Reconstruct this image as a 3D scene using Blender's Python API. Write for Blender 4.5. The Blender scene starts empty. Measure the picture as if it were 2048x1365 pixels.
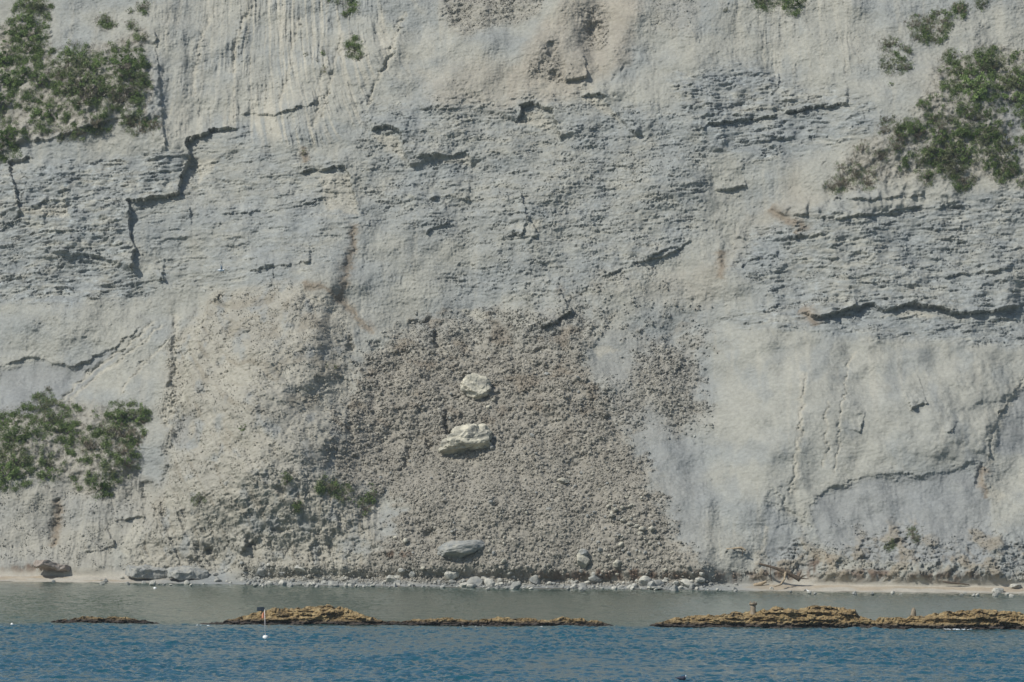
import bpy, bmesh, math, random
import numpy as np
from mathutils import Matrix, Vector, noise as mnoise
R = math.radians
scene = bpy.context.scene
col = scene.collection
rng = np.random.default_rng(7)
random.seed(7)

# ------------------------------------------------------------------ camera
F = 9600.0            # focal length in pixels of a 2048 px wide picture
CAMZ = 12.0
PITCH, ROLL = math.atan(290.5/F), R(0.39)
cam_d = bpy.data.cameras.new('camera'); cam = bpy.data.objects.new('camera', cam_d); col.objects.link(cam)
cam_d.sensor_width = 36.0; cam_d.lens = 36.0*F/2048
cam_d.clip_start = 1.0; cam_d.clip_end = 20000
CM = Matrix.Rotation(R(90)+PITCH, 3, 'X') @ Matrix.Rotation(ROLL, 3, 'Z')
cam.matrix_world = Matrix.Translation((0, 0, CAMZ)) @ CM.to_4x4()
scene.camera = cam
CN = np.array(CM)                      # columns are the camera axes
def project(X, Y, Z):
    Z = Z-CAMZ
    cx = X*CN[0,0]+Y*CN[1,0]+Z*CN[2,0]
    cy = X*CN[0,1]+Y*CN[1,1]+Z*CN[2,1]
    cz = -(X*CN[0,2]+Y*CN[1,2]+Z*CN[2,2])
    return 1024+F*cx/cz, 682.5-F*cy/cz
def ray(px, py):
    return Vector(CM @ Vector(((px-1024)/F, (682.5-py)/F, -1.0)))
def on_plane(px, py, z=0.0):
    d = ray(px, py); t = (z-CAMZ)/d.z
    return Vector((0, 0, CAMZ)) + d*t
def at_depth(px, py, Y):
    d = ray(px, py); return Vector((0, 0, CAMZ)) + d*(Y/d.y)

# ------------------------------------------------------------------ light
SUN_EL, SUN_AZ = R(47), R(57)          # azimuth: to the left of the camera's back
scene.render.engine = 'CYCLES'
scene.view_settings.view_transform = 'Standard'; scene.view_settings.look = 'None'
scene.view_settings.exposure = 0.0; scene.view_settings.gamma = 1
sv = Vector((-math.sin(SUN_AZ)*math.cos(SUN_EL), -math.cos(SUN_AZ)*math.cos(SUN_EL), math.sin(SUN_EL)))
sd = bpy.data.lights.new('sun', 'SUN'); sd.energy = 4.2; sd.angle = R(0.5); sd.color = (1.0, 0.97, 0.915)
so = bpy.data.objects.new('sun', sd); col.objects.link(so)
so.rotation_euler = sv.to_track_quat('Z', 'Y').to_euler(); so.location = (0, 0, 200)
w = bpy.data.worlds.new('World'); scene.world = w; w.use_nodes = True
nt = w.node_tree; nt.nodes.clear()
sky = nt.nodes.new('ShaderNodeTexSky'); sky.sky_type = 'NISHITA'; sky.sun_disc = False
sky.sun_elevation = SUN_EL
sky.sun_rotation = math.atan2(sv.x, sv.y)     # clockwise from +Y
sky.air_density = 1.0; sky.dust_density = 0.6; sky.ozone_density = 1.0; sky.altitude = 10
bg = nt.nodes.new('ShaderNodeBackground'); bg.inputs[1].default_value = 0.095
wo = nt.nodes.new('ShaderNodeOutputWorld')
nt.links.new(sky.outputs[0], bg.inputs[0]); nt.links.new(bg.outputs[0], wo.inputs[0])

# ------------------------------------------------------------------ helpers
def lin(c):
    c = np.asarray(c, float)/255.0
    return np.where(c <= .04045, c/12.92, ((c+.055)/1.055)**2.4)
def tag(o, label=None, cat=None, group=None, kind=None):
    if label: o['label'] = label
    if cat: o['category'] = cat
    if group: o['group'] = group
    if kind: o['kind'] = kind
    return o
def link(name, me, parent=None, loc=None):
    o = bpy.data.objects.new(name, me); col.objects.link(o)
    if parent: o.parent = parent
    if loc is not None: o.location = loc
    return o
def empty(name, loc=(0,0,0)):
    o = bpy.data.objects.new(name, None); col.objects.link(o); o.location = loc; o.empty_display_size = .3
    return o
def mesh_np(name, V, Fq, cols=None, smooth=True, mat=None, extra=None):
    """V (n,3), Fq (m,k) faces all with k corners"""
    me = bpy.data.meshes.new(name)
    V = np.ascontiguousarray(V, dtype=np.float32); Fq = np.ascontiguousarray(Fq, dtype=np.int32)
    k = Fq.shape[1]
    me.vertices.add(len(V)); me.vertices.foreach_set('co', V.ravel())
    me.loops.add(Fq.size); me.loops.foreach_set('vertex_index', Fq.ravel())
    me.polygons.add(len(Fq))
    me.polygons.foreach_set('loop_start', np.arange(0, Fq.size, k, dtype=np.int32))
    me.polygons.foreach_set('loop_total', np.full(len(Fq), k, dtype=np.int32))
    me.polygons.foreach_set('use_smooth', np.full(len(Fq), smooth))
    me.update(calc_edges=True)
    if cols is not None:
        a = me.color_attributes.new('tone', 'FLOAT_COLOR', 'POINT')
        c4 = np.ones((len(V), 4), np.float32); c4[:, :3] = cols; a.data.foreach_set('color', c4.ravel())
    if extra is not None:
        for kx, v in extra.items():
            a = me.attributes.new(kx, 'FLOAT', 'POINT'); a.data.foreach_set('value', v.astype(np.float32).ravel())
    if mat: me.materials.append(mat)
    return me
G = 512
_gr = {}
def grads(seed):
    if seed not in _gr:
        a = np.random.default_rng(seed+1000).uniform(0, 2*math.pi, (G, G))
        _gr[seed] = (np.cos(a).astype(np.float32), np.sin(a).astype(np.float32))
    return _gr[seed]
def pnoise(x, y, seed=0):
    gx, gy = grads(seed)
    xi = np.floor(x).astype(np.int32); yi = np.floor(y).astype(np.int32)
    fx = (x-xi).astype(np.float32); fy = (y-yi).astype(np.float32)
    u = fx*fx*fx*(fx*(fx*6-15)+10); v = fy*fy*fy*(fy*(fy*6-15)+10)
    x0 = xi % G; x1 = (xi+1) % G; y0 = yi % G; y1 = (yi+1) % G
    a = gx[y0, x0]*fx+gy[y0, x0]*fy; b = gx[y0, x1]*(fx-1)+gy[y0, x1]*fy
    c = gx[y1, x0]*fx+gy[y1, x0]*(fy-1); d = gx[y1, x1]*(fx-1)+gy[y1, x1]*(fy-1)
    return 1.5*((a+(b-a)*u)*(1-v)+(c+(d-c)*u)*v)
def fbm(x, y, o=4, seed=0, gain=.5):
    s = 0; a = 1.0; t = 0
    for i in range(o):
        s = s+a*pnoise(x*2**i+i*17.3, y*2**i+i*9.1, seed+i); t += a; a *= gain
    return s/t*1.4
def worley(x, y, seed=0):
    r = np.random.default_rng(seed+5); jx = r.random((G, G), np.float32); jy = r.random((G, G), np.float32); rv = r.random((G, G), np.float32)
    xi = np.floor(x).astype(np.int32); yi = np.floor(y).astype(np.int32)
    best = np.full(x.shape, 9., np.float32); sec = best.copy(); val = np.zeros(x.shape, np.float32)
    for dy in (-1, 0, 1):
        for dx in (-1, 0, 1):
            cx = (xi+dx) % G; cy = (yi+dy) % G
            d = (xi+dx+jx[cy, cx]-x)**2+(yi+dy+jy[cy, cx]-y)**2
            m = d < best
            sec = np.where(m, best, np.minimum(sec, d)); val = np.where(m, rv[cy, cx], val); best = np.where(m, d, best)
    return np.sqrt(best), np.sqrt(sec), val
def facets(x, y, seed):
    r = np.random.default_rng(seed+900); jx, jy, a, b, c = [r.random((G, G), np.float32) for _ in range(5)]
    xi = np.floor(x).astype(np.int32); yi = np.floor(y).astype(np.int32)
    best = np.full(x.shape, 9., np.float32); h = np.zeros(x.shape, np.float32); v = h.copy()
    for dy in (-1, 0, 1):
        for dx in (-1, 0, 1):
            cx = (xi+dx) % G; cy = (yi+dy) % G; ex = xi+dx+jx[cy, cx]-x; ey = yi+dy+jy[cy, cx]-y
            d = ex*ex+ey*ey; m = d < best; best = np.where(m, d, best)
            h = np.where(m, ex*(a[cy, cx]-.5)*1.6+ey*(b[cy, cx]-.5)*1.6+(c[cy, cx]-.5)*.8, h); v = np.where(m, c[cy, cx], v)
    return h, v
def smooth(a, b, x):
    t = np.clip((x-a)/(b-a), 0, 1); return t*t*(3-2*t)
def blocky(x, z, th, ln, seed):
    """courses of broken plates: one value per plate"""
    r = np.random.default_rng(seed+50); tab = r.random((G, G), np.float32); off = r.random(G, np.float32)*50
    L = np.floor(z/th).astype(np.int32); C = np.floor(x/ln*(0.6+.8*off[L % G]/50)+off[L % G]).astype(np.int32)
    return tab[L % G, C % G]

# ------------------------------------------------------------------ materials
def new_mat(name):
    m = bpy.data.materials.new(name); m.use_nodes = True; t = m.node_tree
    return m, t, t.nodes['Principled BSDF']
def N(t, kind, **kw):
    n = t.nodes.new(kind)
    for k, v in kw.items():
        if k in n.inputs: n.inputs[k].default_value = v
        else: setattr(n, k, v)
    return n
def rock_mat(name, tone=None, c1=None, c2=None, scale=1.0, bump=.6, bumpd=.1, rough=.95, var=.28, coords='Object'):
    m, t, p = new_mat(name)
    tc = N(t, 'ShaderNodeTexCoord')
    n1 = N(t, 'ShaderNodeTexNoise', Scale=scale*1.2, Detail=6.0, Roughness=.65)
    n2 = N(t, 'ShaderNodeTexNoise', Scale=scale*7.0, Detail=5.0, Roughness=.7)
    for n in (n1, n2): t.links.new(tc.outputs[coords], n.inputs['Vector'])
    if tone:
        a = N(t, 'ShaderNodeAttribute', attribute_name='tone'); base = a.outputs['Color']
    else:
        mx = N(t, 'ShaderNodeMix', data_type='RGBA')
        cr = N(t, 'ShaderNodeMapRange'); cr.inputs[1].default_value = .38; cr.inputs[2].default_value = .62
        t.links.new(n1.outputs['Fac'], cr.inputs[0]); t.links.new(cr.outputs[0], mx.inputs[0])
        mx.inputs[6].default_value = (*c1, 1); mx.inputs[7].default_value = (*c2, 1); base = mx.outputs[2]
    mr = N(t, 'ShaderNodeMapRange'); mr.inputs[1].default_value = .3; mr.inputs[2].default_value = .7
    mr.inputs[3].default_value = 1-var; mr.inputs[4].default_value = 1+var
    t.links.new(n2.outputs['Fac'], mr.inputs[0])
    ml = N(t, 'ShaderNodeVectorMath', operation='SCALE')
    t.links.new(base, ml.inputs[0]); t.links.new(mr.outputs[0], ml.inputs['Scale'])
    t.links.new(ml.outputs[0], p.inputs['Base Color'])
    p.inputs['Roughness'].default_value = rough; p.inputs['Specular IOR Level'].default_value = .15
    b = N(t, 'ShaderNodeBump', Strength=bump, Distance=bumpd); t.links.new(n2.outputs['Fac'], b.inputs['Height'])
    t.links.new(b.outputs[0], p.inputs['Normal'])
    return m
def flat_mat(name, c, rough=.6, var=.15, scale=8.0, bump=.0):
    m, t, p = new_mat(name)
    tc = N(t, 'ShaderNodeTexCoord'); n = N(t, 'ShaderNodeTexNoise', Scale=scale, Detail=4.0)
    t.links.new(tc.outputs['Object'], n.inputs['Vector'])
    mr = N(t, 'ShaderNodeMapRange'); mr.inputs[3].default_value = 1-var; mr.inputs[4].default_value = 1+var
    t.links.new(n.outputs['Fac'], mr.inputs[0])
    ml = N(t, 'ShaderNodeVectorMath', operation='SCALE'); ml.inputs[0].default_value = tuple(c)
    t.links.new(mr.outputs[0], ml.inputs['Scale']); t.links.new(ml.outputs[0], p.inputs['Base Color'])
    p.inputs['Roughness'].default_value = rough
    return m

# ------------------------------------------------------------------ cliff: mean surface
def axis(lo, hi, step, outer, n):
    mid = np.arange(lo, hi+step/2, step)
    g = np.linspace(0, 1, n+1)[1:]**2*outer
    return np.concatenate([(lo-g)[::-1], mid, hi+g])
xs = axis(-67, 67, .095, 90, 90)
prof = [(-14, -1.6), (0, -.02), (1.9, .33), (3.0, .55), (3.8, .75)]
def seg(y, z, slope, dz):
    return (y+dz/math.tan(R(slope)), z+dz)
for s, dz in ((60, 1.5), (48, 12), (46, 14), (54, 6), (64, 12), (60, 12), (55, 8), (53, 10), (46, 12), (25, 6)):
    prof.append(seg(*prof[-1], s, dz))
prof.append((prof[-1][0]+40, prof[-1][1]+3))
prof = np.array(prof)
dl = np.concatenate([[0], np.cumsum(np.hypot(np.diff(prof[:, 0]), np.diff(prof[:, 1])))])
sea_l, vis_l, top_l = dl[1], np.interp(80, prof[:, 1], dl), dl[-1]
ts = np.concatenate([np.linspace(0, sea_l-.5, 14), np.arange(sea_l-.4, vis_l, .105), np.linspace(vis_l+.2, top_l, 70)])
pyo = np.interp(ts, dl, prof[:, 0]); pz = np.interp(ts, dl, prof[:, 1])
k_ = np.ones(25)/25
sm = lambda a: np.convolve(np.pad(a, 12, 'edge'), k_, 'valid')
top_mask = ts > dl[5]
pyo = np.where(top_mask, sm(pyo), pyo); pz = np.where(top_mask, sm(pz), pz)
X, T = np.meshgrid(xs, ts); YO = np.repeat(pyo[:, None], len(xs), 1); Z = np.repeat(pz[:, None], len(xs), 1)
Y = 565-.25*X+.0012*np.clip(X, -80, 80)**2*.5+YO+1.0*fbm(X/22, X*0, 3, 3)
above = smooth(.65, 2.0, Z)
PX, PY = project(X, Y, Z)
toe = smooth(420, 540, PX+20*fbm(X/4, X*0, 3, 260))*smooth(1560, 1330, PX+20*fbm(X/4, X*0, 3, 260))
above = above*(1-toe)+smooth(.0, .7, Z)*toe
# macro relief, metres towards the sea: (px, py, radius x, radius y, rotation deg, metres)
PX, PY = project(X, Y, Z)
MAC = [(540, 880, 170, 330, 8, 10.0), (640, 640, 90, 110, 0, 1.8), (1060, 950, 260, 300, 0, 2.6), (1010, 1120, 330, 90, 0, 1.5),
       (700, 720, 26, 170, 8, -.4), (800, 1000, 30, 130, 25, -1.0), (1620, 850, 170, 240, 0, 4.2), (1420, 820, 80, 260, -6, -1.4),
       (1900, 800, 120, 120, 0, 1.8), (2050, 880, 60, 110, 15, -1.5), (150, 660, 150, 70, 10, 1.5), (130, 770, 120, 70, 0, -1.5),
       (170, 180, 170, 120, 15, 2.2), (60, 890, 140, 90, 0, 2.6), (230, 870, 70, 80, 0, 1.2), (1880, 260, 220, 110, 10, 2.2),
       (1620, 420, 90, 150, -20, 2.2), (1480, 420, 60, 120, -30, -1.5), (1120, 90, 60, 110, 10, 1.8), (1190, 60, 30, 90, 0, -1.2),
       (1010, 60, 90, 90, 0, .8), (1250, 70, 40, 90, 20, 1.2), (740, 80, 60, 170, 14, 1.2), (560, 120, 60, 150, 6, -.8),
       (420, 130, 70, 170, 0, -1.2), (1780, 1040, 170, 90, 5, -1.6), (1660, 1080, 30, 100, -30, 1.0), (1500, 1080, 50, 110, 10, 1.2),
       (1880, 1120, 50, 50, 0, 1.5), (1990, 1110, 40, 70, 0, 1.5), (1750, 1100, 25, 80, 20, 1.0), (120, 1060, 30, 120, 5, -.6), (60, 1060, 40, 90, 0, 1.0),
       (200, 1060, 50, 90, 0, 1.4), (300, 960, 40, 70, 0, -1.6), (400, 1050, 60, 100, 0, 1.2), (640, 1080, 60, 90, 0, 1.5), (1270, 740, 60, 40, 20, -.5),
       (360, 800, 12, 200, 7, -1.0), (1650, 740, 24, 60, 0, .3)]
def macro(PX, PY):
    D = np.zeros_like(PX)
    for (cx, cy, rx, ry, a, h) in MAC:
        dx = PX-cx; dy = PY-cy; c, s = math.cos(R(a)), math.sin(R(a))
        u = (dx*c+dy*s)/rx; v = (-dx*s+dy*c)/ry
        q = u*u+v*v
        D += h*np.exp(-q)
    return D
wx = 26*fbm(X/9, Z/9, 3, 40); wy = 20*fbm(X/9+31, Z/9, 3, 43)
D0 = macro(PX+wx, PY+wy)*smooth(1.5, 11, Z)
D0 += 2.1*toe*smooth(-.1, 1.8, Z)*smooth(22, 3, Z)
D0 += above*(1.5*fbm(X/14, T/14, 3, 11)+.6*fbm(X/5, T/6, 3, 15))
Y = Y-D0*.9; Z = Z+D0*.25*above
PX, PY = project(X, Y, Z)
print('grid', X.shape)

# ------------------------------------------------------------------ cliff: features (photo-traced outlines on the face)
w1x = 7*fbm(X/1.6, Z/1.6, 3, 60); w1y = 7*fbm(X/1.6+9, Z/1.6, 3, 63)
w3x = 22*fbm(X/5, Z/5, 4, 66); w3y = 22*fbm(X/5+77, Z/5, 4, 69)
fwx = X+.5*fbm(X/1.1, T/1.1, 3, 240); fwt = T+.5*fbm(X/1.1+40, T/1.1, 3, 243)
fa, fva = facets(fwx/1.7, fwt/.95, 1); fb_, fvb = facets(fwx/.72+9, fwt/.45, 2); fc, fvc = facets(X/.34, T/.25, 3)
w1x = .7*w1x+6*(fva-.5)+4*(fvb-.5); w1y = .7*w1y+4*(np.roll(fva, 7, 1)-.5)+4*(np.roll(fvb, 5, 1)-.5)
hv = .35+1.1*smooth(-.5, .5, fbm(X/2.2, Z/2.2, 3, 270))
def bbox(qx, qy, pts, m):
    a = np.array(pts, float)
    return (qx > a[:, 0].min()-m) & (qx < a[:, 0].max()+m) & (qy > a[:, 1].min()-m) & (qy < a[:, 1].max()+m)
def polydist(x, y, pts, closed):
    P = np.array(pts, float); n = len(P); best = np.full(x.shape, 1e9); sgn = np.ones(x.shape); mag = np.zeros(x.shape); prm = np.zeros(x.shape)
    for i in range(n if closed else n-1):
        a = P[i]; b = P[(i+1) % n]; d = b-a; L = d@d
        t = np.clip(((x-a[0])*d[0]+(y-a[1])*d[1])/L, 0, 1)
        ex = x-a[0]-t*d[0]; ey = y-a[1]-t*d[1]; dd = ex*ex+ey*ey
        cr = (d[0]*ey-d[1]*ex)/math.sqrt(L)
        m = (dd < best-1e-6) | ((np.abs(dd-best) <= 1e-6) & (np.abs(cr) > mag)); best = np.where(m, dd, best); mag = np.where(m, np.abs(cr), mag)
        sgn = np.where(m, np.where(cr < 0, 1, -1), sgn); prm = np.where(m, (i+t)/(n-1), prm)
    return np.sqrt(best), sgn, prm
def inside(x, y, pts):
    P = np.array(pts, float); r = np.zeros(x.shape, bool); n = len(P)
    for i in range(n):
        (x0, y0), (x1, y1) = P[i], P[(i+1) % n]
        if y0 == y1: continue
        r ^= ((y0 > y) != (y1 > y)) & (x < (x1-x0)*(y-y0)/(y1-y0)+x0)
    return r
def region(pts, soft=10, warp=1.0, fine=1.0):
    qx = PX+w3x*warp+w1x*fine; qy = PY+w3y*warp+w1y*fine
    out = np.zeros_like(PX); m = bbox(qx, qy, pts, soft+5)
    x, y = qx[m], qy[m]; d, _, _ = polydist(x, y, pts, True); ins = inside(x, y, pts)
    out[m] = smooth(-soft, soft, np.where(ins, d, -d)); return out
def ledge(pts, h, L=60, fine=.8, sharp=1.2):
    """left-hand side of the walk stands h metres proud; fades over L pixels"""
    qx = PX+w1x*fine*.9; qy = PY+w1y*fine*.9
    out = np.zeros_like(PX); m = bbox(qx, qy, pts, L*3)
    x, y = qx[m], qy[m]; d, s, p = polydist(x, y, pts, False)
    e = smooth(0, .06, p)*smooth(0, .06, 1-p)
    out[m] = h*e*np.where(s > 0, np.exp(-d/L)*smooth(0, sharp, d), 0)
    return out
def groove(pts, h, wd, fine=.8, warp=0.0):
    qx = PX+w1x*fine+w3x*warp; qy = PY+w1y*fine+w3y*warp
    out = np.zeros_like(PX); m = bbox(qx, qy, pts, wd*3)
    x, y = qx[m], qy[m]; d, s, p = polydist(x, y, pts, False)
    out[m] = h*np.exp(-(d/wd)**2)*smooth(0, .05, p)*smooth(0, .05, 1-p)
    return out

R_debris = region([(815,645),(905,615),(1000,615),(1100,600),(1200,560),(1300,545),(1400,575),(1420,650),(1430,690),(1380,690),(1330,655),(1240,665),(1180,690),(1165,740),(1225,830),(1275,900),(1315,990),(1350,1060),(1400,1125),(1450,1175),(1300,1200),(1000,1205),(700,1195),(760,1100),(800,1000),(770,985),(700,975),(655,930),(680,850),(715,770),(745,700)], 34, .8, 3.0)
R_debris = R_debris*(1-.5*smooth(1150, 1230, PX)*smooth(720, 660, PY))*(.45+.55*smooth(600, 700, PY+30*fbm(X/4, T/4, 3, 284)))
R_debris = smooth(.08, .85, R_debris+.35*fbm(X/1.3, T/1.3, 4, 262)*(R_debris > .02)*(R_debris < .98))
R_debris2 = region([(1290,690),(1350,690),(1400,740),(1400,830),(1350,870),(1290,820),(1260,860),(1200,800),(1190,770),(1250,770)], 34, 1.1, 3.0)
R_grey = np.maximum.reduce([region([(1180,685),(1320,660),(1400,700),(1390,760),(1300,760),(1240,790),(1180,740)], 30, 1.2)*.55,
    region([(1220,790),(1300,800),(1400,900),(1420,1130),(1360,1080),(1290,900)], 25, .8)*.7,
    region([(1615,1015),(1660,985),(1740,955),(1850,955),(1935,935),(1975,990),(1990,1080),(1960,1130),(1700,1120),(1640,1080)], 7, .3),
    region([(0,738),(70,720),(150,738),(220,700),(250,700),(160,790),(110,810),(90,830),(0,830)], 6, .3),
    region([(2048,770),(2010,830),(1990,900),(2048,910),(2100,900),(2100,700)], 8, .2),
    region([(1540,1010),(1600,1080),(1620,1140),(1560,1150),(1520,1100)], 15, .5)*.8,
    region([(350,840),(385,820),(380,900),(345,900)], 8, .8)*.7, region([(1990,200),(2048,190),(2048,330),(2010,300)], 12, .5)])
R_roughA = region([(-60,335),(100,325),(360,305),(372,300),(362,392),(255,402),(256,545),(330,575),(280,600),(100,608),(-60,610)], 10, .6)
R_strataB = region([(375,310),(400,275),(500,250),(560,300),(700,335),(715,440),(690,520),(610,560),(430,590),(330,570),(270,530),(262,400),(360,395)], 14, .5)
R_roughC = region([(730,215),(830,190),(1000,200),(1130,180),(1390,230),(1420,330),(1410,440),(1370,510),(1260,570),(1120,610),(1000,600),(850,560),(1010,500),(850,470),(730,450),(700,330)], 22, .8)
R_roughD = region([(1490,460),(1620,425),(1760,430),(1900,395),(2120,360),(2120,700),(1960,690),(1800,675),(1600,665),(1430,640),(1560,600),(1480,540)], 14, .6)
R_strataE = region([(1330,160),(1480,120),(1600,170),(1760,200),(1740,250),(1660,300),(1500,330),(1400,290)], 22, .8)
R_clodF = np.maximum.reduce([region([(880,-40),(1060,-40),(1080,20),(1000,40),(930,70),(890,40)], 14, .9), region([(1165,20),(1205,10),(1220,70),(1200,105),(1165,95)], 8, .6),
    region([(1060,130),(1110,90),(1150,150),(1110,175),(1070,165)], 14, .8)*.8, region([(1300,-20),(1400,-20),(1380,60),(1310,60)], 20, .9)*.6])
R_clodG = np.maximum(region([(300,930),(520,880),(720,960),(760,1090),(740,1170),(250,1170),(240,1090),(330,1000)], 25, .8)*.8,
    region([(1500,1150),(1620,1060),(1680,1030),(1760,1070),(1830,1060),(1950,1060),(2060,1070),(2060,1175),(1500,1175)], 20, 1.0)*.55)
R_talus = region([(600,565),(690,620),(710,700),(700,830),(640,940),(760,1000),(740,1180),(240,1180),(330,950),(330,700),(420,590),(500,575)], 18, .6)
R_streak = region([(470,-40),(850,-40),(770,140),(720,250),(640,300),(440,260)], 25, .7)
R_streak = np.maximum.reduce([R_streak, .5*region([(312,-40),(480,-40),(470,250),(335,290)], 18, .5), .45*region([(1440,-40),(1730,-40),(1700,150),(1500,170)], 30, .8), .4*region([(800,-40),(900,-40),(880,170),(740,250)], 25, .7)])
R_tanH = np.maximum(region([(1000,150),(1060,100),(1090,40),(1160,-30),(1290,-30),(1250,120),(1160,190),(1080,200),(1010,215)], 22, .9), region([(850,150),(1000,120),(1080,200),(1000,215),(880,215)], 25, 1.0)*.7)
R_tanJ = region([(1200,560),(1390,560),(1600,330),(1640,420),(1480,470),(1420,610)], 30, 1.0)
R_smK = region([(1430,700),(1600,675),(2048,700),(2100,740),(2000,800),(1960,930),(1850,945),(1740,945),(1620,1000),(1560,1000),(1450,1000)], 14, .6)
R_bl = region([(-60,980),(300,960),(330,1010),(240,1100),(230,1180),(-60,1180)], 14, .8)
R_veg = np.maximum.reduce([region([(-40,60),(60,40),(120,150),(190,90),(290,60),(310,240),(250,230),(150,260),(30,285),(-40,280)], 14, .8),
    region([(-40,820),(120,800),(280,830),(270,960),(180,985),(100,950),(-40,965)], 14, .8),
    region([(1650,390),(1700,290),(1830,240),(1860,120),(2100,90),(2100,380),(1900,350)], 20, .8)])

D = np.zeros_like(X)
# thin blocks and ledges
LEDGES = [([(262,548),(268,534),(270,500),(259,470),(262,440),(256,405),(300,400),(356,392),(366,350),(384,315),(372,288),(430,262),(490,256)], 1.25, 110),
 ([(48,425),(40,416),(34,385),(24,355),(18,328),(70,318)], .75, 60), ([(42,416),(80,414),(92,404),(126,406),(142,440)], .45, 40),
 ([(480,232),(540,232),(580,222),(600,214),(640,207)], .35, 40), ([(600,347),(640,341),(690,335),(698,350),(706,388),(719,432)], .7, 60),
 ([(742,264),(775,254),(800,266),(808,300),(822,340)], .8, 60), ([(820,318),(870,315),(900,313),(932,306),(943,332)], .45, 40),
 ([(1035,245),(1042,216),(1060,208),(1085,216),(1104,224),(1112,250),(1120,285)], .9, 45), ([(1160,196),(1203,192),(1216,214),(1246,246),(1278,280)], .55, 45),
 ([(1130,166),(1150,164),(1180,156)], .7, 30), ([(1355,214),(1380,214),(1394,224),(1400,255),(1412,262)], .55, 60),
 ([(1410,250),(1480,243),(1556,238)], .7, 35), ([(1570,228),(1600,224),(1645,214),(1700,210)], .8, 35), ([(1540,190),(1556,178),(1562,150)], .5, 25),
 ([(1470,226),(1520,220),(1560,218)], .4, 20), ([(1430,382),(1495,376)], .4, 30), ([(1440,288),(1520,284),(1640,276)], .3, 25),
 ([(1598,628),(1640,638),(1690,624),(1745,610),(1762,622),(1800,619),(1816,610),(1880,619),(1928,632),(1990,622),(2060,612)], 1.15, 90),
 ([(1640,640),(1680,632),(1712,630)], .4, 25), ([(384,478),(381,440),(384,416)], .3, 30), ([(430,428),(540,426),(620,406),(680,395)], .3, 30), ([(500,543),(545,537),(600,526),(625,522)], .4, 30),
 ([(540,575),(545,550),(548,530)], .3, 20), ([(1082,660),(1108,648),(1146,627)], .9, 40), ([(1080,470),(1056,440),(1042,385)], .4, 30), ([(1005,482),(1030,470),(1045,475)], .5, 30),
 ([(1600,1040),(1622,1012),(1650,985),(1700,962),(1742,952),(1850,950),(1900,942),(1940,932)], .09, 60), ([(1972,935),(1980,880),(1998,832),(2050,752)], .3, 120),
 ([(-20,742),(40,722),(70,716),(140,736),(180,722),(232,692),(302,640)], .25, 60), ([(336,310),(326,250),(324,200),(316,110),(310,60)], .35, 40),
 ([(1200,560),(1260,530),(1330,515),(1390,480)], .3, 50), ([(1540,420),(1570,432),(1620,428)], .4, 30), ([(1820,820),(1855,808)], .5, 30), ([(1720,870),(1730,840),(1735,825)], .3, 20),
 ([(1900,870),(1916,845)], .2, 12), ([(-20,300),(60,285),(110,278),(200,245),(260,235),(315,262)], .55, 70), ([(230,1042),(270,1036),(290,1034)], .5, 30), ([(170,1105),(205,1100),(230,1092)], .5, 30),
 ([(0,450),(40,448),(90,452)], .35, 30), ([(100,508),(180,500),(250,492)], .3, 30), ([(270,572),(300,562),(330,560)], .5, 30), ([(0,560),(50,556),(55,540)], .4, 25),
 ([(1620,440),(1700,438),(1800,420),(1930,412)], .5, 40), ([(1660,400),(1760,402),(1850,392)], .3, 30), ([(1470,480),(1560,478),(1650,470)], .3, 30), ([(1480,535),(1500,520),(1560,515)], .4, 30),
 ([(1880,560),(1950,548),(2048,540)], .4, 35), ([(840,222),(900,220),(950,215)], .25, 25), ([(1500,1100),(1450,1100)], .3, 15), ([(1770,1090),(1800,1080),(1830,1076)], .3, 20),
 ([(860,400),(900,395),(940,400)], .4, 30), ([(760,395),(800,405),(850,398)], .3, 30), ([(850,470),(880,450),(900,445)], .4, 30), ([(480,1110),(500,1090),(515,1070)], .6, 25), ([(1290,525),(1330,500),(1370,490)], .35, 40)]
for pts, h, L in LEDGES: D += ledge(pts, h*(1.0 if h > .9 else 1.25), L)*(hv if h < .7 else .75+.3*hv)
# erosion steps given as short hand-placed cavities (px, py, rx, ry, angle, depth)
for (cx, cy, rx, ry, a, h) in [(874,682,9,16,10,1.0),(892,842,7,22,0,1.2),(906,868,16,8,-20,1.0),(858,888,6,14,20,.9),(838,648,28,8,12,.8),(1070,705,30,8,12,.7),(1130,668,34,8,8,.5),(800,712,22,7,0,.5),
    (700,850,8,40,10,.6),(812,920,6,30,-20,.8),(1100,100,10,14,0,.6),(1108,150,8,8,0,.6),(1185,60,12,14,0,.5),(860,1068,14,12,0,.9),(950,255,60,8,4,.3),(300,980,16,20,0,.8),(340,950,14,30,-30,.6),
    (1455,500,14,30,-10,.5),(500,1085,6,14,20,.8),(420,1105,8,10,0,1.0),(560,1060,16,6,0,.6),(560,980,14,8,-30,.6),(1960,950,7,26,-18,.4),(390,340,9,30,18,.5),(1545,1000,16,22,0,.5),(750,690,9,10,0,.6),(700,690,8,14,0,.9),(990,1010,8,5,0,.4)]:
    q = ((PX+w1x-cx)*math.cos(R(a))-(PY+w1y-cy)*math.sin(R(a)))**2/rx**2+((PX+w1x-cx)*math.sin(R(a))+(PY+w1y-cy)*math.cos(R(a)))**2/ry**2
    D -= h*np.exp(-q*q)
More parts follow.
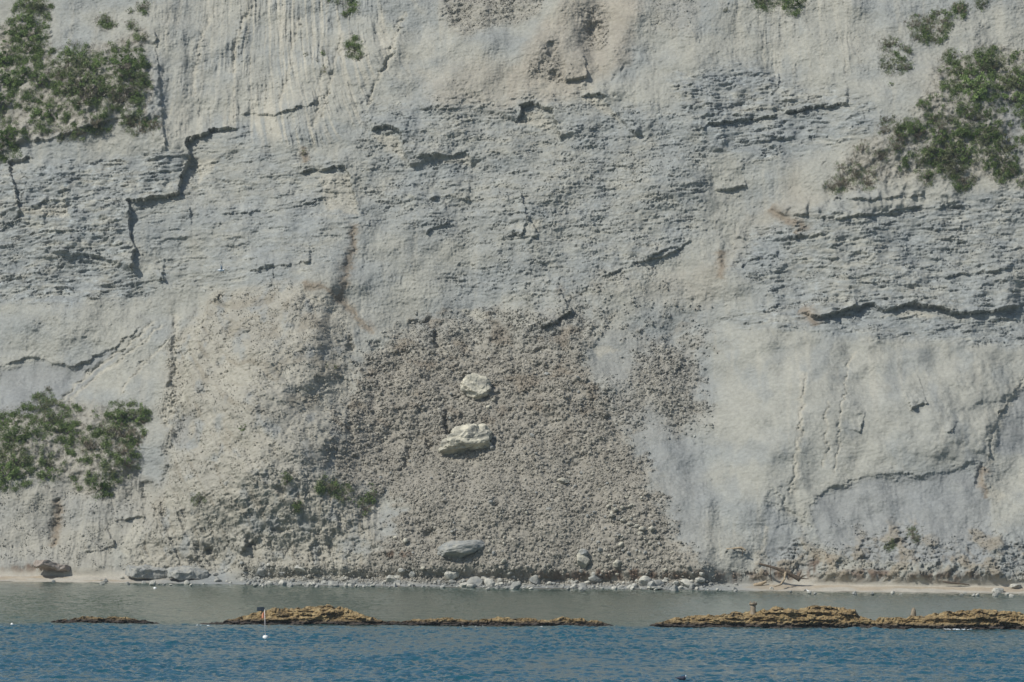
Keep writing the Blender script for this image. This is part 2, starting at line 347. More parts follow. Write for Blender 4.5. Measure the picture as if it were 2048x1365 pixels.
# runnels
RILLS = [([(110,812),(150,770),(200,730),(260,685),(312,640)], .5, 5), ([(130,806),(170,772),(225,735),(290,680),(330,650)], .35, 4), ([(240,792),(268,745),(300,715),(345,680)], .4, 4),
 ([(330,860),(345,780),(352,700),(350,620)], .9, 9), ([(355,850),(372,760),(378,700),(410,620)], .5, 6), ([(1580,1000),(1600,850),(1612,740)], .35, 4), ([(1645,940),(1655,800)], .25, 3), ([(1668,960),(1682,830),(1695,740),(1712,700)], .3, 3),
 ([(690,60),(665,150),(640,240)], .5, 5), ([(780,90),(760,150),(735,215)], .6, 4), ([(810,20),(785,90),(760,160)], .5, 5), ([(600,30),(580,120),(560,220)], .4, 5), ([(655,110),(640,180),(625,260)], .4, 5), ([(500,10),(475,80),(460,150)], .6, 7), ([(430,10),(400,90),(385,200)], .3, 6),
 ([(712,440),(705,500),(688,560),(684,600),(720,640),(752,668)], .25, 6), ([(118,1000),(110,1050),(105,1100)], .8, 11), ([(1250,130),(1210,180)], .4, 6), ([(1560,970),(1575,1020),(1620,1060)], .6, 7), ([(660,700),(630,780),(560,880)], .4, 8), ([(460,640),(440,720),(400,800),(380,860)], .5, 8),
 ([(1220,205),(1255,260)], .2, 4), ([(540,600),(490,700),(460,800),(440,900)], .4, 8)]
for pts, h, wd in RILLS: D -= groove(pts, h*.6, wd*.75, 1.1, .3)*(.35+.9*smooth(-.4, .4, fbm(X/1.5, T/1.5, 3, 250)))
# layered relief
Zs = Z-.05*X+.35*fbm(X/7, Z/4, 3, 21)
Xs = X+.25*fbm(X/1.2, Z/1.2, 2, 24)
broken = smooth(-.15, .45, fbm(X/4, Zs/1.6, 4, 26))
R_layer = np.clip(np.maximum.reduce([R_roughA, R_strataB*.55, R_roughC*.55, R_roughD*.8, R_strataE*.9]), 0, 1)
F1, F2, cv = worley(X/.62, T/.42, 1)
chip = np.clip(1-F1*1.3, 0, 1)
F1b, F2b, cvb = worley(X/1.5+3, T/.9, 2)
blk = (blocky(Xs, Zs, .95, 5.2, 1)*.36+blocky(Xs+5, Zs+.12*fbm(X/2, Z, 2, 28), .42, 2.0, 2)*.30+blocky(Xs, Zs, .24, .8, 3)*.16)
D += R_layer*((blk-.41)*(.15+.45*broken)+broken*(.12*(chip*cv)+.14*(cvb-.5)*smooth(0, .25, F2b-F1b))+.17*fbm(X/1.3, Zs/.45, 4, 30))
coarse = smooth(-.35, .35, fbm(X/5, T/4, 4, 246))
fd, fvd = facets(X/.22, T/.15, 4)
ba, bva = facets(Xs/2.6+3, (Zs+.1*fbm(X/2, Z/.8, 3, 280))/.40, 5); bb, bvb = facets(Xs/1.15+8, Zs/.20, 6)
plate = smooth(-.10, .22, fbm(X/2.8+50, Zs/.9, 4, 282))     # broken courses between sound ones
D += R_layer*(.04+.96*plate)*(.42*(bva-.5)+.22*(bvb-.5)+.16*bb)
D += R_layer*(.16*fa*coarse+(.25+.75*plate)*(.10*fb_+.13*fc+.07*fd))
flatz = 1-.6*np.clip(R_smK+R_grey, 0, 1)
D += above*(1-R_layer)*flatz*(.09*fb_*coarse+.07*fc+.04*fd+.09*fa*coarse)
D += above*R_roughC*(.12*fb_*coarse+.08*fc+.06*fd+.12*(chip*cv-.2)*broken)*(.3+.7*plate)
# faint bedding everywhere
D += above*((.02+.05*R_layer)*fbm(X/5, Zs/.35, 3, 33)+.10*fbm(X/2.2, Z/1.8, 4, 36))
# runnel relief on bare slopes, leaning with the fall line
lean = (PX-1024)/1024
fall = X+.7*fbm(X/5, Z/14, 3, 300)+Z*(.22*smooth(400, 900, PX)*smooth(1000, 600, PX)*smooth(450, 100, PY)+.55*R_talus*smooth(720, 400, PX))
rill = 1-np.abs(fbm(fall/1.9, Z/15, 5, 50, .6))*2
D += above*(1-R_layer)*(.07+.22*R_streak+.34*R_talus+.14*R_bl-.05*R_smK)*(rill-.5)*(.4+.9*coarse)
# clods
F1c, F2c, cvc = worley(X/.95, T/.95, 7)
F1d, F2d, cvd = worley(X/.46, T/.46, 8)
clod = np.sqrt(np.clip(1-F1c**2*1.5, 0, 1))*cvc*.42+np.sqrt(np.clip(1-F1d**2*1.6, 0, 1))*cvd*.26
cm = np.clip(np.maximum.reduce([R_debris, R_debris2, R_clodF*.8, R_clodG*.45, R_talus*.22]), 0, 1)
lump = fbm(X/3.2, T/3.2, 4, 55)
cm = cm*(.55+.45*smooth(1000, 780, PY+60*lump))
D += cm*(clod*.40+.48*lump*np.maximum(R_debris, .4)+.35*fbm(X/1.1, T/1.1, 4, 57)+.2*fb_)
D += R_debris*.15
D += (R_talus+R_clodG*.6)*(.09*fb_+.24*fbm(X/1.6, T/1.6, 4, 248))*above
D -= .25*R_grey
knob = region([(1480,1175),(1530,1110),(1610,1080),(1680,1110),(1740,1050),(1830,1050),(1900,1090),(1960,1060),(2070,1080),(2070,1185),(1480,1185)], 22, 1.2, 2.0)
kn = fbm(X/2.6, Z/2.6, 4, 290)
D += above*knob*(.45*smooth(-.15, .4, kn)+.30*fb_+.12*clod)
D += R_veg*(.35*fbm(X/1.2, T/1.2, 3, 58)+.3*clod)
D += R_smK*.25
beachrough = (1-above)*(Z > -.6)*(.10*fbm(X/2, T/.8, 4, 90)+.12*clod*smooth(480, 700, PX)*smooth(1480, 1300, PX))
D = D*above
D += above*.05*fbm(X/.4, T/.4, 2, 59)
Y2 = Y-D*.98; Z2 = Z+D*.18+beachrough

# ------------------------------------------------------------------ cliff: colours (dry albedo of each earth)
def C(r, g, b): return lin((r, g, b))
warm = C(155,154,144); cool = C(135,140,140); debris = C(145,140,128); greyf = C(137,139,137); cream = C(170,166,152); tan = C(158,151,136); brown = C(116,101,82); beach = C(176,170,156); talc = C(159,154,140)
cl = np.zeros(X.shape+(3,)); cl[:] = warm
def mix(c, m):
    global cl
    cl = cl*(1-m[..., None])+np.asarray(c)*m[..., None]
mix(cool, .55*smooth(-.3, .5, fbm(X/9, Z/6, 5, 70)))
mix(cool*.92, .6*R_layer*smooth(-.5, .3, fbm(X/3, Zs/.9, 5, 72)))
mix(C(164,169,167), R_layer*.6*smooth(.2, .6, fbm(X/.9, Zs/.35, 4, 73)))
mix(talc, R_talus*.75); mix(cream, R_talus*.4*smooth(.15, .6, fbm(fall/1.4, Z/7, 4, 75)))
mix(cool, R_talus*.5*smooth(.15, .5, fbm(X/2.5, Z/3, 4, 77)))
mix(C(120,110,92), R_talus*.35*smooth(.2, .6, fbm(fall/.8, Z/4, 4, 294)))
mix(C(160,151,135), .65*R_tanH); mix(tan, .5*R_tanJ); mix(warm*1.04, .7*R_smK)
mix(cool*.96, R_smK*.4*smooth(.05, .5, fbm(X/4, Z/6, 4, 79)))
mix(cream*1.05, R_streak*.9*smooth(.0, .35, fbm(fall/.9, Z/16, 4, 81)))
mix(cream, .30*smooth(.15, .55, fbm(X/1.3, Z/11, 4, 83))*above*(1-R_layer))
mix(tan*.96, R_veg*.5)
mix(greyf, R_grey*.75)
mix(tan*.98, R_bl*.35)
mix(debris, np.clip(R_debris*(.95-.45*smooth(760, 620, PY))+R_debris2*.7+R_clodF*.6, 0, 1))
mix(C(124,114,99), .6*np.clip(R_debris, 0, 1)*smooth(.1, .5, fbm(X/4, T/4, 4, 85))*smooth(960, 800, PY))
for pts, h, wd in RILLS[:15]+[([(1975,935),(1982,880),(2000,832),(2052,752)], 1, 7), ([(1535,1050),(1530,1080),(1520,1110)], 1, 6), ([(1590,1000),(1600,850),(1605,740)], 1, 6)]: mix(cream, .8*groove(pts, 1, wd*.9, .7, .15))
for pts, wd in (([(712,440),(705,500),(688,560),(684,600),(720,640),(752,668)], 8), ([(118,1000),(110,1050),(105,1100)], 10), ([(1600,620),(1625,640),(1635,655)], 12), ([(1535,415),(1575,440),(1610,455),(1590,470)], 9), ([(1965,930),(1960,965),(1975,1000)], 7), ([(608,295),(606,330)], 7), ([(600,570),(650,575),(690,605)], 7), ([(1440,500),(1445,560)], 10)):
    mix(brown*1.15, .65*groove(pts, 1, wd, 1.2, .2))
for pts in ([(640,348),(695,345),(715,430),(650,420)], [(745,268),(798,272),(812,325),(770,300)], [(875,318),(935,315),(938,330),(880,326)], [(1048,226),(1085,228),(1112,262),(1040,248)], [(1165,200),(1205,200),(1240,245),(1200,225)], [(45,418),(128,412),(142,435),(50,432)], [(1060,440),(1090,440),(1080,462),(1058,460)], [(912,618),(950,620),(985,640),(960,645)], [(240,1100),(265,1040),(285,1050),(262,1120)], [(1180,690),(1240,700),(1200,720)], [(395,318),(440,315),(400,372)], [(28,375),(40,415),(35,418)], [(1975,965),(2010,990),(1995,1005),(1975,990)], [(1760,635),(1830,622),(1880,630),(1850,636)]):
    mix(cream*.97, .75*region(pts, 4, .1, .8))
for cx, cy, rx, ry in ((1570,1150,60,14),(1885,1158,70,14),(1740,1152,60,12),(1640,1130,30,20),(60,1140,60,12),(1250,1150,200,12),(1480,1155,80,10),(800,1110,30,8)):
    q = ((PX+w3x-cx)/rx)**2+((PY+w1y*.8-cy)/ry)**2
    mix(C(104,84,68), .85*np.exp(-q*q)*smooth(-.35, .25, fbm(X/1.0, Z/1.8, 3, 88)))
mix(C(146,135,115), knob*.6*smooth(.0, .3, kn)); mix(C(116,104,86), knob*.35*smooth(.1, .45, fbm(X/.9, Z/.9, 4, 292))*smooth(1040, 1110, PY))
cb = np.clip(1-above, 0, 1)
bt = np.clip(smooth(430, 200, PX)+smooth(1400, 1560, PX), 0, 1)
mix(beach, cb*bt*.9); mix(cool*.95, cb*(1-bt)*.8)
mix(C(158,140,114), cb*bt*.55*smooth(.35, .15, np.abs(Z-.45))*smooth(-.1, .3, fbm(X/9, T/3, 3, 91)))
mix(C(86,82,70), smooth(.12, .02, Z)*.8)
# mottling
cl *= (1+.10*fbm(X/.5, T/.5, 3, 92)+.10*fbm(X/3, T/3, 4, 94))[..., None]
cl *= (1+cm*.30*(cvd-.5)+R_layer*(.26*(fvb-.5)+.22*(fvd-.5))+above*.14*(fvc-.5))[..., None]
cl *= .90

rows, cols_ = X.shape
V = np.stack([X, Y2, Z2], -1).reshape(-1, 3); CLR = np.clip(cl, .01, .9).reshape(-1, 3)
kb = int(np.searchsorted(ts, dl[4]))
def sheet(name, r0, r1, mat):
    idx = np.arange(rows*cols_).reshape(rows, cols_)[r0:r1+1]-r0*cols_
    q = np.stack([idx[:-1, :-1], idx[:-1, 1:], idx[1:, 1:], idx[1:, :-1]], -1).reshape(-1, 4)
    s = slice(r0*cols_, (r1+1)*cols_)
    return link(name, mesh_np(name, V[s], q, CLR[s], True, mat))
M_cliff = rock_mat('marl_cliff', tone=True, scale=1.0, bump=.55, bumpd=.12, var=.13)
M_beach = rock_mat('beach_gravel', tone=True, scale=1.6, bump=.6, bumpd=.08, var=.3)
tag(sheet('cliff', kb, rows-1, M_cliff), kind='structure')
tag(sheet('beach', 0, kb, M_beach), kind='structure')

# lookup: photo pixel -> point on the face
PXf, PYf = project(X, Y2, Z2)
LUT = {}
gi = np.floor(PYf/3).astype(int); gj = np.floor(PXf/3).astype(int)
ok = (gi > -30) & (gi < 420) & (gj > -30) & (gj < 720) & (Z2 > -.3)
key = ((gi+40)*1000+(gj+40))[ok]; Yk = Y2[ok]; idk = np.nonzero(ok.ravel())[0]
order = np.lexsort((Yk, key)); ku, ki = np.unique(key[order], return_index=True)
LUTA = np.full(500*1000, -1, np.int64); LUTA[ku] = idk[order][ki]
Vf = V
def on_face(px, py):
    i0 = int(py//3); j0 = int(px//3)
    for r in range(0, 6):
        for di in range(-r, r+1):
            for dj in range(-r, r+1):
                k = (i0+di+40)*1000+(j0+dj+40)
                if 0 <= k < 500000 and LUTA[k] >= 0: return Vector(Vf[LUTA[k]].tolist())
    return at_depth(px, py, 600)

# ------------------------------------------------------------------ sea
ys = np.concatenate([np.linspace(-400, 200, 40), np.arange(202, 272, 2.0), np.arange(272, 432, .27), np.arange(432, 640, .5)])
xw = axis(-54, 54, .15, 3500, 60)
WX, WY = np.meshgrid(xw, ys)
calm = smooth(404, 414, WY)
gust = smooth(-.45, .35, fbm(WX/16, WY/30, 3, 120))
chop = (.34+.22*gust)*(1-calm)+.19*calm
def ridged(x, y, s, o=4): return 1-np.abs(fbm(x, y, o, s))*2
wv = .50*fbm(WX/2.2+WY*.05, WY/2.0+.15*WX/4, 4, 100, .6)+.30*ridged(WX/1.1, WY/1.2+.1*WX, 105, 3)+.4*fbm(WX/7, WY/5, 3, 110)
WZ = chop*wv*.8
far = smooth(70, 62, np.abs(WX))*smooth(240, 275, WY)
WZ = WZ*np.clip(far+.0, 0, 1)
idx = np.arange(WX.size).reshape(WX.shape)
q = np.stack([idx[:-1, :-1], idx[:-1, 1:], idx[1:, 1:], idx[1:, :-1]], -1).reshape(-1, 4)
M_sea, t, p = new_mat('sea_water')
geo = N(t, 'ShaderNodeNewGeometry'); sx = N(t, 'ShaderNodeSeparateXYZ'); t.links.new(geo.outputs['Position'], sx.inputs[0])
nz = N(t, 'ShaderNodeTexNoise', Scale=.06, Detail=4.0); t.links.new(geo.outputs['Position'], nz.inputs['Vector'])
ad = N(t, 'ShaderNodeMath', operation='MULTIPLY_ADD'); t.links.new(nz.outputs['Fac'], ad.inputs[0]); ad.inputs[1].default_value = 14; t.links.new(sx.outputs['Y'], ad.inputs[2])
mr = N(t, 'ShaderNodeMapRange'); mr.inputs[1].default_value = 412; mr.inputs[2].default_value = 424; t.links.new(ad.outputs[0], mr.inputs[0])
mx = N(t, 'ShaderNodeMix', data_type='RGBA'); t.links.new(mr.outputs[0], mx.inputs[0])
mx.inputs[6].default_value = (.009, .070, .096, 1); mx.inputs[7].default_value = (.030, .068, .050, 1)
t.links.new(mx.outputs[2], p.inputs['Base Color'])
p.inputs['Roughness'].default_value = .06; p.inputs['IOR'].default_value = 1.333
mp = N(t, 'ShaderNodeMapping'); mp.inputs['Scale'].default_value = (1.3, .9, 1); t.links.new(geo.outputs['Position'], mp.inputs[0])
n1 = N(t, 'ShaderNodeTexNoise', Scale=1.6, Detail=5.0, Roughness=.6); t.links.new(mp.outputs[0], n1.inputs['Vector'])
b = N(t, 'ShaderNodeBump', Strength=1.0, Distance=.07); t.links.new(n1.outputs['Fac'], b.inputs['Height']); t.links.new(b.outputs[0], p.inputs['Normal'])
sea = link('sea', mesh_np('sea', np.stack([WX, WY, WZ], -1).reshape(-1, 3), q, None, True, M_sea)); tag(sea, kind='structure')

# ------------------------------------------------------------------ sea haze
bm = bmesh.new(); bmesh.ops.create_cube(bm, size=1.0, matrix=Matrix.Translation((0, 600, 56)) @ Matrix.Diagonal((9000, 9000, 120, 1)))
hm = bpy.data.materials.new('sea_air'); hm.use_nodes = True; t = hm.node_tree; t.nodes.clear()
pv = N(t, 'ShaderNodeVolumePrincipled', Density=.00007); pv.inputs['Color'].default_value = (.80, .92, 1, 1); ou = N(t, 'ShaderNodeOutputMaterial'); t.links.new(pv.outputs[0], ou.inputs['Volume'])
me = bpy.data.meshes.new('haze'); bm.to_mesh(me); bm.free(); me.materials.append(hm)
tag(link('haze', me), kind='stuff')

# ------------------------------------------------------------------ rocks
def rock_mesh(name, seed, size=(1,1,1), sub=3, planes=14, rough=.12, mat=None, smooth_=False, lo=.62):
    bm = bmesh.new(); bmesh.ops.create_icosphere(bm, subdivisions=sub, radius=1.0)
    r = random.Random(seed); cut = []
    for _ in range(planes):
        n = Vector((r.gauss(0,1), r.gauss(0,1), r.gauss(0,1))).normalized(); cut.append((n, r.uniform(lo, .95)))
    off = Vector((seed*3.1, seed*1.7, 0))
    for v in bm.verts:
        for n, d in cut:
            k = v.co.dot(n)
            if k > d: v.co -= n*(k-d)*.92
        v.co += v.co.normalized()*rough*(mnoise.fractal(v.co*2.2+off, .8, 2.1, 4))
        v.co = Vector((v.co.x*size[0], v.co.y*size[1], v.co.z*size[2]))
    me = bpy.data.meshes.new(name); bm.to_mesh(me); bm.free()
    me.polygons.foreach_set('use_smooth', [smooth_]*len(me.polygons))
    if mat: me.materials.append(mat)
    return me
M_pale = rock_mat('pale_limestone', c1=tuple(lin((200,194,174))), c2=tuple(lin((134,132,122))), scale=.6, bump=.5, bumpd=.1, var=.12)
M_grey = rock_mat('grey_marl', c1=tuple(lin((160,158,148))), c2=tuple(lin((134,136,133))), scale=1.0, bump=.6, bumpd=.1, var=.15)
M_shore = rock_mat('shore_stone', c1=tuple(lin((192,188,174))), c2=tuple(lin((148,148,141))), scale=.8, bump=.6, bumpd=.08, var=.2)
M_clod = rock_mat('debris_clod', tone=True, scale=1.6, bump=.5, bumpd=.06, var=.15)
M_pink = rock_mat('pinkish_slab', c1=tuple(lin((158,148,138))), c2=tuple(lin((134,124,114))), scale=1.0, bump=.5, bumpd=.08, var=.15)
def boulder(px, py, wpx, hpx, label, seed, mat, depth=None, rot=0, tilt=0, sink=.25, name='boulder', planes=14, lo=.62, rough=.10, sub=4, group=None):
    p0 = on_face(px, py); s = p0.y/F
    a, c = wpx*s/2, hpx*s/2; d = depth if depth else min(a, c)*.9
    me = rock_mesh(name, seed, (a, d, c), sub, planes, rough, mat, False, lo)
    o = link(name, me, None, p0+Vector((0, -d*(1-2*sink), 0))); o.rotation_euler = (R(tilt), R(rot), 0)
    return tag(o, label, 'boulder', group)
boulder(951, 775, 64, 50, 'rounded pale boulder with a dark undercut, upper of the two big landslide boulders', 3, M_pale, 1.6, 10, -15, .2, lo=.55, planes=9, rough=.14, sub=5)
boulder(941, 886, 116, 76, 'largest pale boulder with cream and grey faces, in the middle of the landslide', 17, M_pale, 2.2, -8, -10, .36, lo=.34, planes=9, rough=.22, sub=5)
boulder(919, 1097, 100, 38, 'long grey slab boulder tilted across the foot of the landslide', 8, M_grey, 1.7, -9, 0, .3, lo=.75)
boulder(1166, 1124, 36, 36, 'pale blocky boulder above the waterline boulders right of the long grey slab', 12, M_pale, .9, 0, 0, .42, lo=.5)
boulder(1166, 1106, 26, 18, 'small rounded boulder perched on the pale blocky boulder', 13, M_grey, .6, 0, 0, .4)
boulder(1127, 960, 26, 13, 'small cream boulder lying alone on the open debris slope below the largest boulder', 14, M_pale, .6, 5, 0, .2)
boulder(1233, 1125, 22, 16, 'pale boulder to the right of the blocky boulder at the foot of the debris', 15, M_pale, .6, -30, 0, .2)
boulder(985, 1108-2, 8, 8, 'little grey stone just right of the long grey slab boulder', 16, M_grey, .3)
for i, (x, y, a, b_) in enumerate([(1246,1040,12,10),(1258,1047,13,9),(1272,1052,14,9),(1286,1056,17,10),(1304,1056,15,11),(1230,1018,12,9),(1222,1030,13,8),(1215,1012,10,8)]):
    boulder(x, y, a, b_, 'cream stone in the short chain of stones near the right edge of the debris', 30+i, M_pale, .45, 0, 0, .2, 'stone', 10, sub=3, group='chain of cream stones on the debris')
def slab(px, py, wpx, hpx, dep, label, seed, mat, rot=0, tilt=0):
    p0 = on_face(px, py); s = p0.y/F; a, c = wpx*s/2, hpx*s/2
    bm = bmesh.new(); bmesh.ops.create_cube(bm, size=2.0)
    bmesh.ops.subdivide_edges(bm, edges=bm.edges[:], cuts=18, use_grid_fill=True)
    off = Vector((seed*5, 2, 1))
    for v in bm.verts:
        r_ = v.co.copy(); m = max(abs(r_.x), abs(r_.y), abs(r_.z))
        k = (abs(r_.x)**10+abs(r_.y)**10+abs(r_.z)**10)**.1; r_ = r_/k*m
        r_ = Vector((r_.x*a, r_.y*dep, r_.z*c)); r_ += .30*mnoise.noise_vector(r_*.8+off)+.12*mnoise.noise_vector(r_*2.6+off)
        v.co = r_
    me = bpy.data.meshes.new('rock_slab'); bm.to_mesh(me); bm.free(); me.materials.append(mat)
    o = link('rock_slab', me, None, p0+Vector((0, -dep*.6, 0))); o.rotation_euler = (R(tilt), R(rot), R(24))
    tag(o, label, 'rock slab'); return o
slab(104, 1132, 66, 12, 1.3, 'pinkish tilted rock slab over a dark hollow at the left end of the beach', 1, M_pink, 14, -8)
slab(294, 1144, 76, 20, 1.5, 'pale flat-topped rock slab standing on the left beach, left one of two', 2, M_grey, 2, 10)
slab(376, 1145, 74, 16, 1.5, 'pale flat-topped rock slab with a shaded right side, right one of two', 3, M_grey, -3, 10)
# boulders along the waterline, 14 shapes copied
shapes = [rock_mesh('boulder', 60+i, (1, .85, .78), 3, 9, .09, M_shore if i % 2 else M_grey, False, .42) for i in range(14)]
def shore_y(px):
    return float(np.interp(px, [0, 300, 700, 1000, 1300, 1500, 1750, 2048], [1164, 1168, 1172, 1176, 1179, 1182, 1188, 1191]))
r = random.Random(4); n = 0
for i in range(300):
    if i < 260: px = r.uniform(430, 1430)
    elif i < 275: px = r.uniform(200, 430)
    else: px = r.uniform(1430, 2040)
    big = r.random() < .11 and 430 < px < 1430
    wpx = r.uniform(18, 36) if big else 6+12*r.random()**2
    dy = -abs(r.gauss(0, 14 if 430 < px < 1430 else 4))+3
    py = shore_y(px)+dy
    p0 = on_plane(px, py, .15) if dy > -2 else on_face(px, py)
    s = p0.y/F*wpx/2
    o = link('boulder', shapes[r.randrange(14)], None, p0+Vector((0, 0, s*.15))); o.scale = (s, s*r.uniform(.7, 1.1), s*r.uniform(.7, 1.1)); o.rotation_euler = (r.uniform(-.4, .4), r.uniform(-.4, .4), r.uniform(0, 6.28))
    if 430 <= px <= 1430: tag(o, 'washed boulder in the pale band along the waterline at the foot of the landslide', 'boulder', 'boulders along the foot of the landslide')
    elif px < 430: tag(o, 'small boulder along the waterline of the left beach', 'boulder', 'small boulders on the left beach')
    else: tag(o, 'small stone lying on the sandy beach at the right', 'stone', 'stones on the right beach')
for (x, y, a, b_, sd_, lb) in [(1288,1162,32,26,70,'largest waterline boulder, pale and rounded, below the right end of the debris'), (1268,1170,18,14,71,'grey boulder leaning on the left side of the largest waterline boulder'), (1308,1174,34,9,72,'low flat boulder in the water at the right of the largest waterline boulder'),
    (980,1166,26,22,73,'pale pointed boulder at the waterline below the long grey slab'), (107,1161,10,10,74,'lone dark grey boulder at the edge of the left beach'), (935,1168,30,14,75,'flat pale boulder at the waterline left of the pointed one'), (1350,1166,14,10,76,'cream boulder at the waterline near the right tip of the debris'),
    (1994,1180,34,13,77,'grey slanting boulder on the far right beach'), (2030,1172,26,12,78,'pale tilted boulder at the right edge of the beach'), (565,1164,18,16,79,'grey boulder with a shaded side on the shore below the left scree'), (1400,1158,22,12,80,'pale boulder where the debris meets the right beach'), (802,1142,16,10,81,'white boulder on top of the shore rubble at the left foot of the debris')]:
    boulder(x, y, a, b_, lb, sd_, M_shore if sd_ != 74 else M_grey, a*.03, 0, 0, .2, sub=3)

# loose stones resting on the slide, one by one
st = [rock_mesh('stone', 120+i, (1, .8, .8), 2, 9, .08, M_pale if i % 2 else M_grey, False, .6) for i in range(8)]
poly = [(850,700),(1000,650),(1140,720),(1220,860),(1270,950),(1330,1080),(1390,1150),(780,1150),(800,1010),(700,930),(730,790)]
def pip(x, y, P):
    c = False
    for i in range(len(P)):
        (x0, y0), (x1, y1) = P[i], P[i-1]
        if (y0 > y) != (y1 > y) and x < (x1-x0)*(y-y0)/(y1-y0)+x0: c = not c
    return c
k = 0
while k < 190:
    if r.random() < .35: x, y = r.gauss(1240, 60), r.gauss(1060, 50)
    else: x, y = r.uniform(680, 1400), 700+450*r.random()**.6
    if not pip(x, y, poly): continue
    p0 = on_face(x, y); s = abs(r.gauss(0, .10))+.13
    o = link('stone', st[r.randrange(8)], None, p0+Vector((0, -s*.4, s*.2))); o.scale = (s*r.uniform(.9, 1.5), s, s*r.uniform(.7, 1.1)); o.rotation_euler = (r.uniform(0, 6), r.uniform(-.4, .4), r.uniform(0, 6))
    tag(o, 'loose stone lying on the brown-grey landslide debris', 'stone', 'loose stones scattered on the landslide'); k += 1

# crumbled rubble: uncountable clods in one mesh
def rubble(name, mask, count, smin, smax, sub, seed, tones, lvl=.4, bulk=.45, pw=3):
    rg = np.random.default_rng(seed)
    m = (mask > lvl) & (PYf > -30) & (PYf < 1200) & (PXf > -40) & (PXf < 2090)
    idc = np.nonzero(m.ravel())[0]; pw_ = mask.ravel()[idc].astype(float); pick = rg.choice(idc, count, p=pw_/pw_.sum())
    P = V[pick]+rg.normal(0, .05, (count, 3)); base = CLR[pick]
    tmpl = []
    for i in range(10):
        bm = bmesh.new(); bmesh.ops.create_icosphere(bm, subdivisions=sub, radius=1)
        rr = random.Random(seed+i)
        cut = [(Vector((rr.gauss(0,1), rr.gauss(0,1), rr.gauss(0,1))).normalized(), rr.uniform(.5, .9)) for _ in range(7)]
        for v in bm.verts:
            for nn, dd in cut:
                kk = v.co.dot(nn)
                if kk > dd: v.co -= nn*(kk-dd)
            v.co *= rr.uniform(.88, 1.12)
        bm.verts.ensure_lookup_table()
        tmpl.append((np.array([v.co[:] for v in bm.verts]), np.array([[v.index for v in f.verts] for f in bm.faces]))); bm.free()
    VV, FF, CC = [], [], []; base_i = 0
    S = smin+(smax-smin)*rg.random(count)**pw; A = rg.uniform(0, 2*math.pi, count); B = rg.uniform(0, 2*math.pi, count); sq = rg.uniform(.6, 1.1, (count, 3))
    sel = rg.integers(0, 10, count)
    for ti in range(10):
        ii = np.nonzero(sel == ti)[0]; tv, tf = tmpl[ti]
        v = tv[None]*(sq[ii]*S[ii, None])[:, None]
        ca, sa = np.cos(A[ii])[:, None], np.sin(A[ii])[:, None]; x = v[..., 0]*ca-v[..., 1]*sa; y = v[..., 0]*sa+v[..., 1]*ca; z = v[..., 2]
        cb_, sb = np.cos(B[ii])[:, None], np.sin(B[ii])[:, None]; y2 = y*cb_-z*sb; z2 = y*sb+z*cb_
        v = np.stack([x, y2, z2], -1)+P[ii][:, None]+np.array([0, -1, .3])*(S[ii]*bulk)[:, None, None]
        tn = np.ones((len(ii), 1))*1.0; tn = base[ii]*(1+rg.normal(0, tones, (len(ii), 1)))
        tn = np.where(rg.random((len(ii), 1)) < .03, tn*1.35, tn)
        VV.append(v.reshape(-1, 3)); CC.append(np.repeat(tn, len(tv), 0))
        FF.append((tf[None]+(np.arange(len(ii))*len(tv))[:, None, None]).reshape(-1, 3)+base_i); base_i += len(ii)*len(tv)
    o = link(name, mesh_np(name, np.concatenate(VV), np.concatenate(FF), np.clip(np.concatenate(CC), .02, .8), False, M_clod))
    return o
mk = np.maximum.reduce([R_debris, R_debris2, toe*(Z < 2.6)])*above
o = rubble('landslide_rubble', mk*smooth(-.9, .3, lump), 60000, .05, .30, 1, 200, .12, .05, .08, 5); tag(o, 'crumbled brown-grey rubble covering the landslide fan', 'rubble', kind='stuff')
mk2 = np.maximum.reduce([R_clodF, R_clodG*.8, R_talus*.62, R_roughA*.55*broken, R_roughC*.6*broken, R_roughD*.7*broken, R_bl*.5])*above*smooth(-.6, .4, fbm(X/2, T/2, 3, 230))
o = rubble('scree', mk2, 26000, .05, .17, 1, 210, .09, .3, .05); tag(o, 'small pale fragments clinging to the ledges and scree slopes', 'scree', kind='stuff')

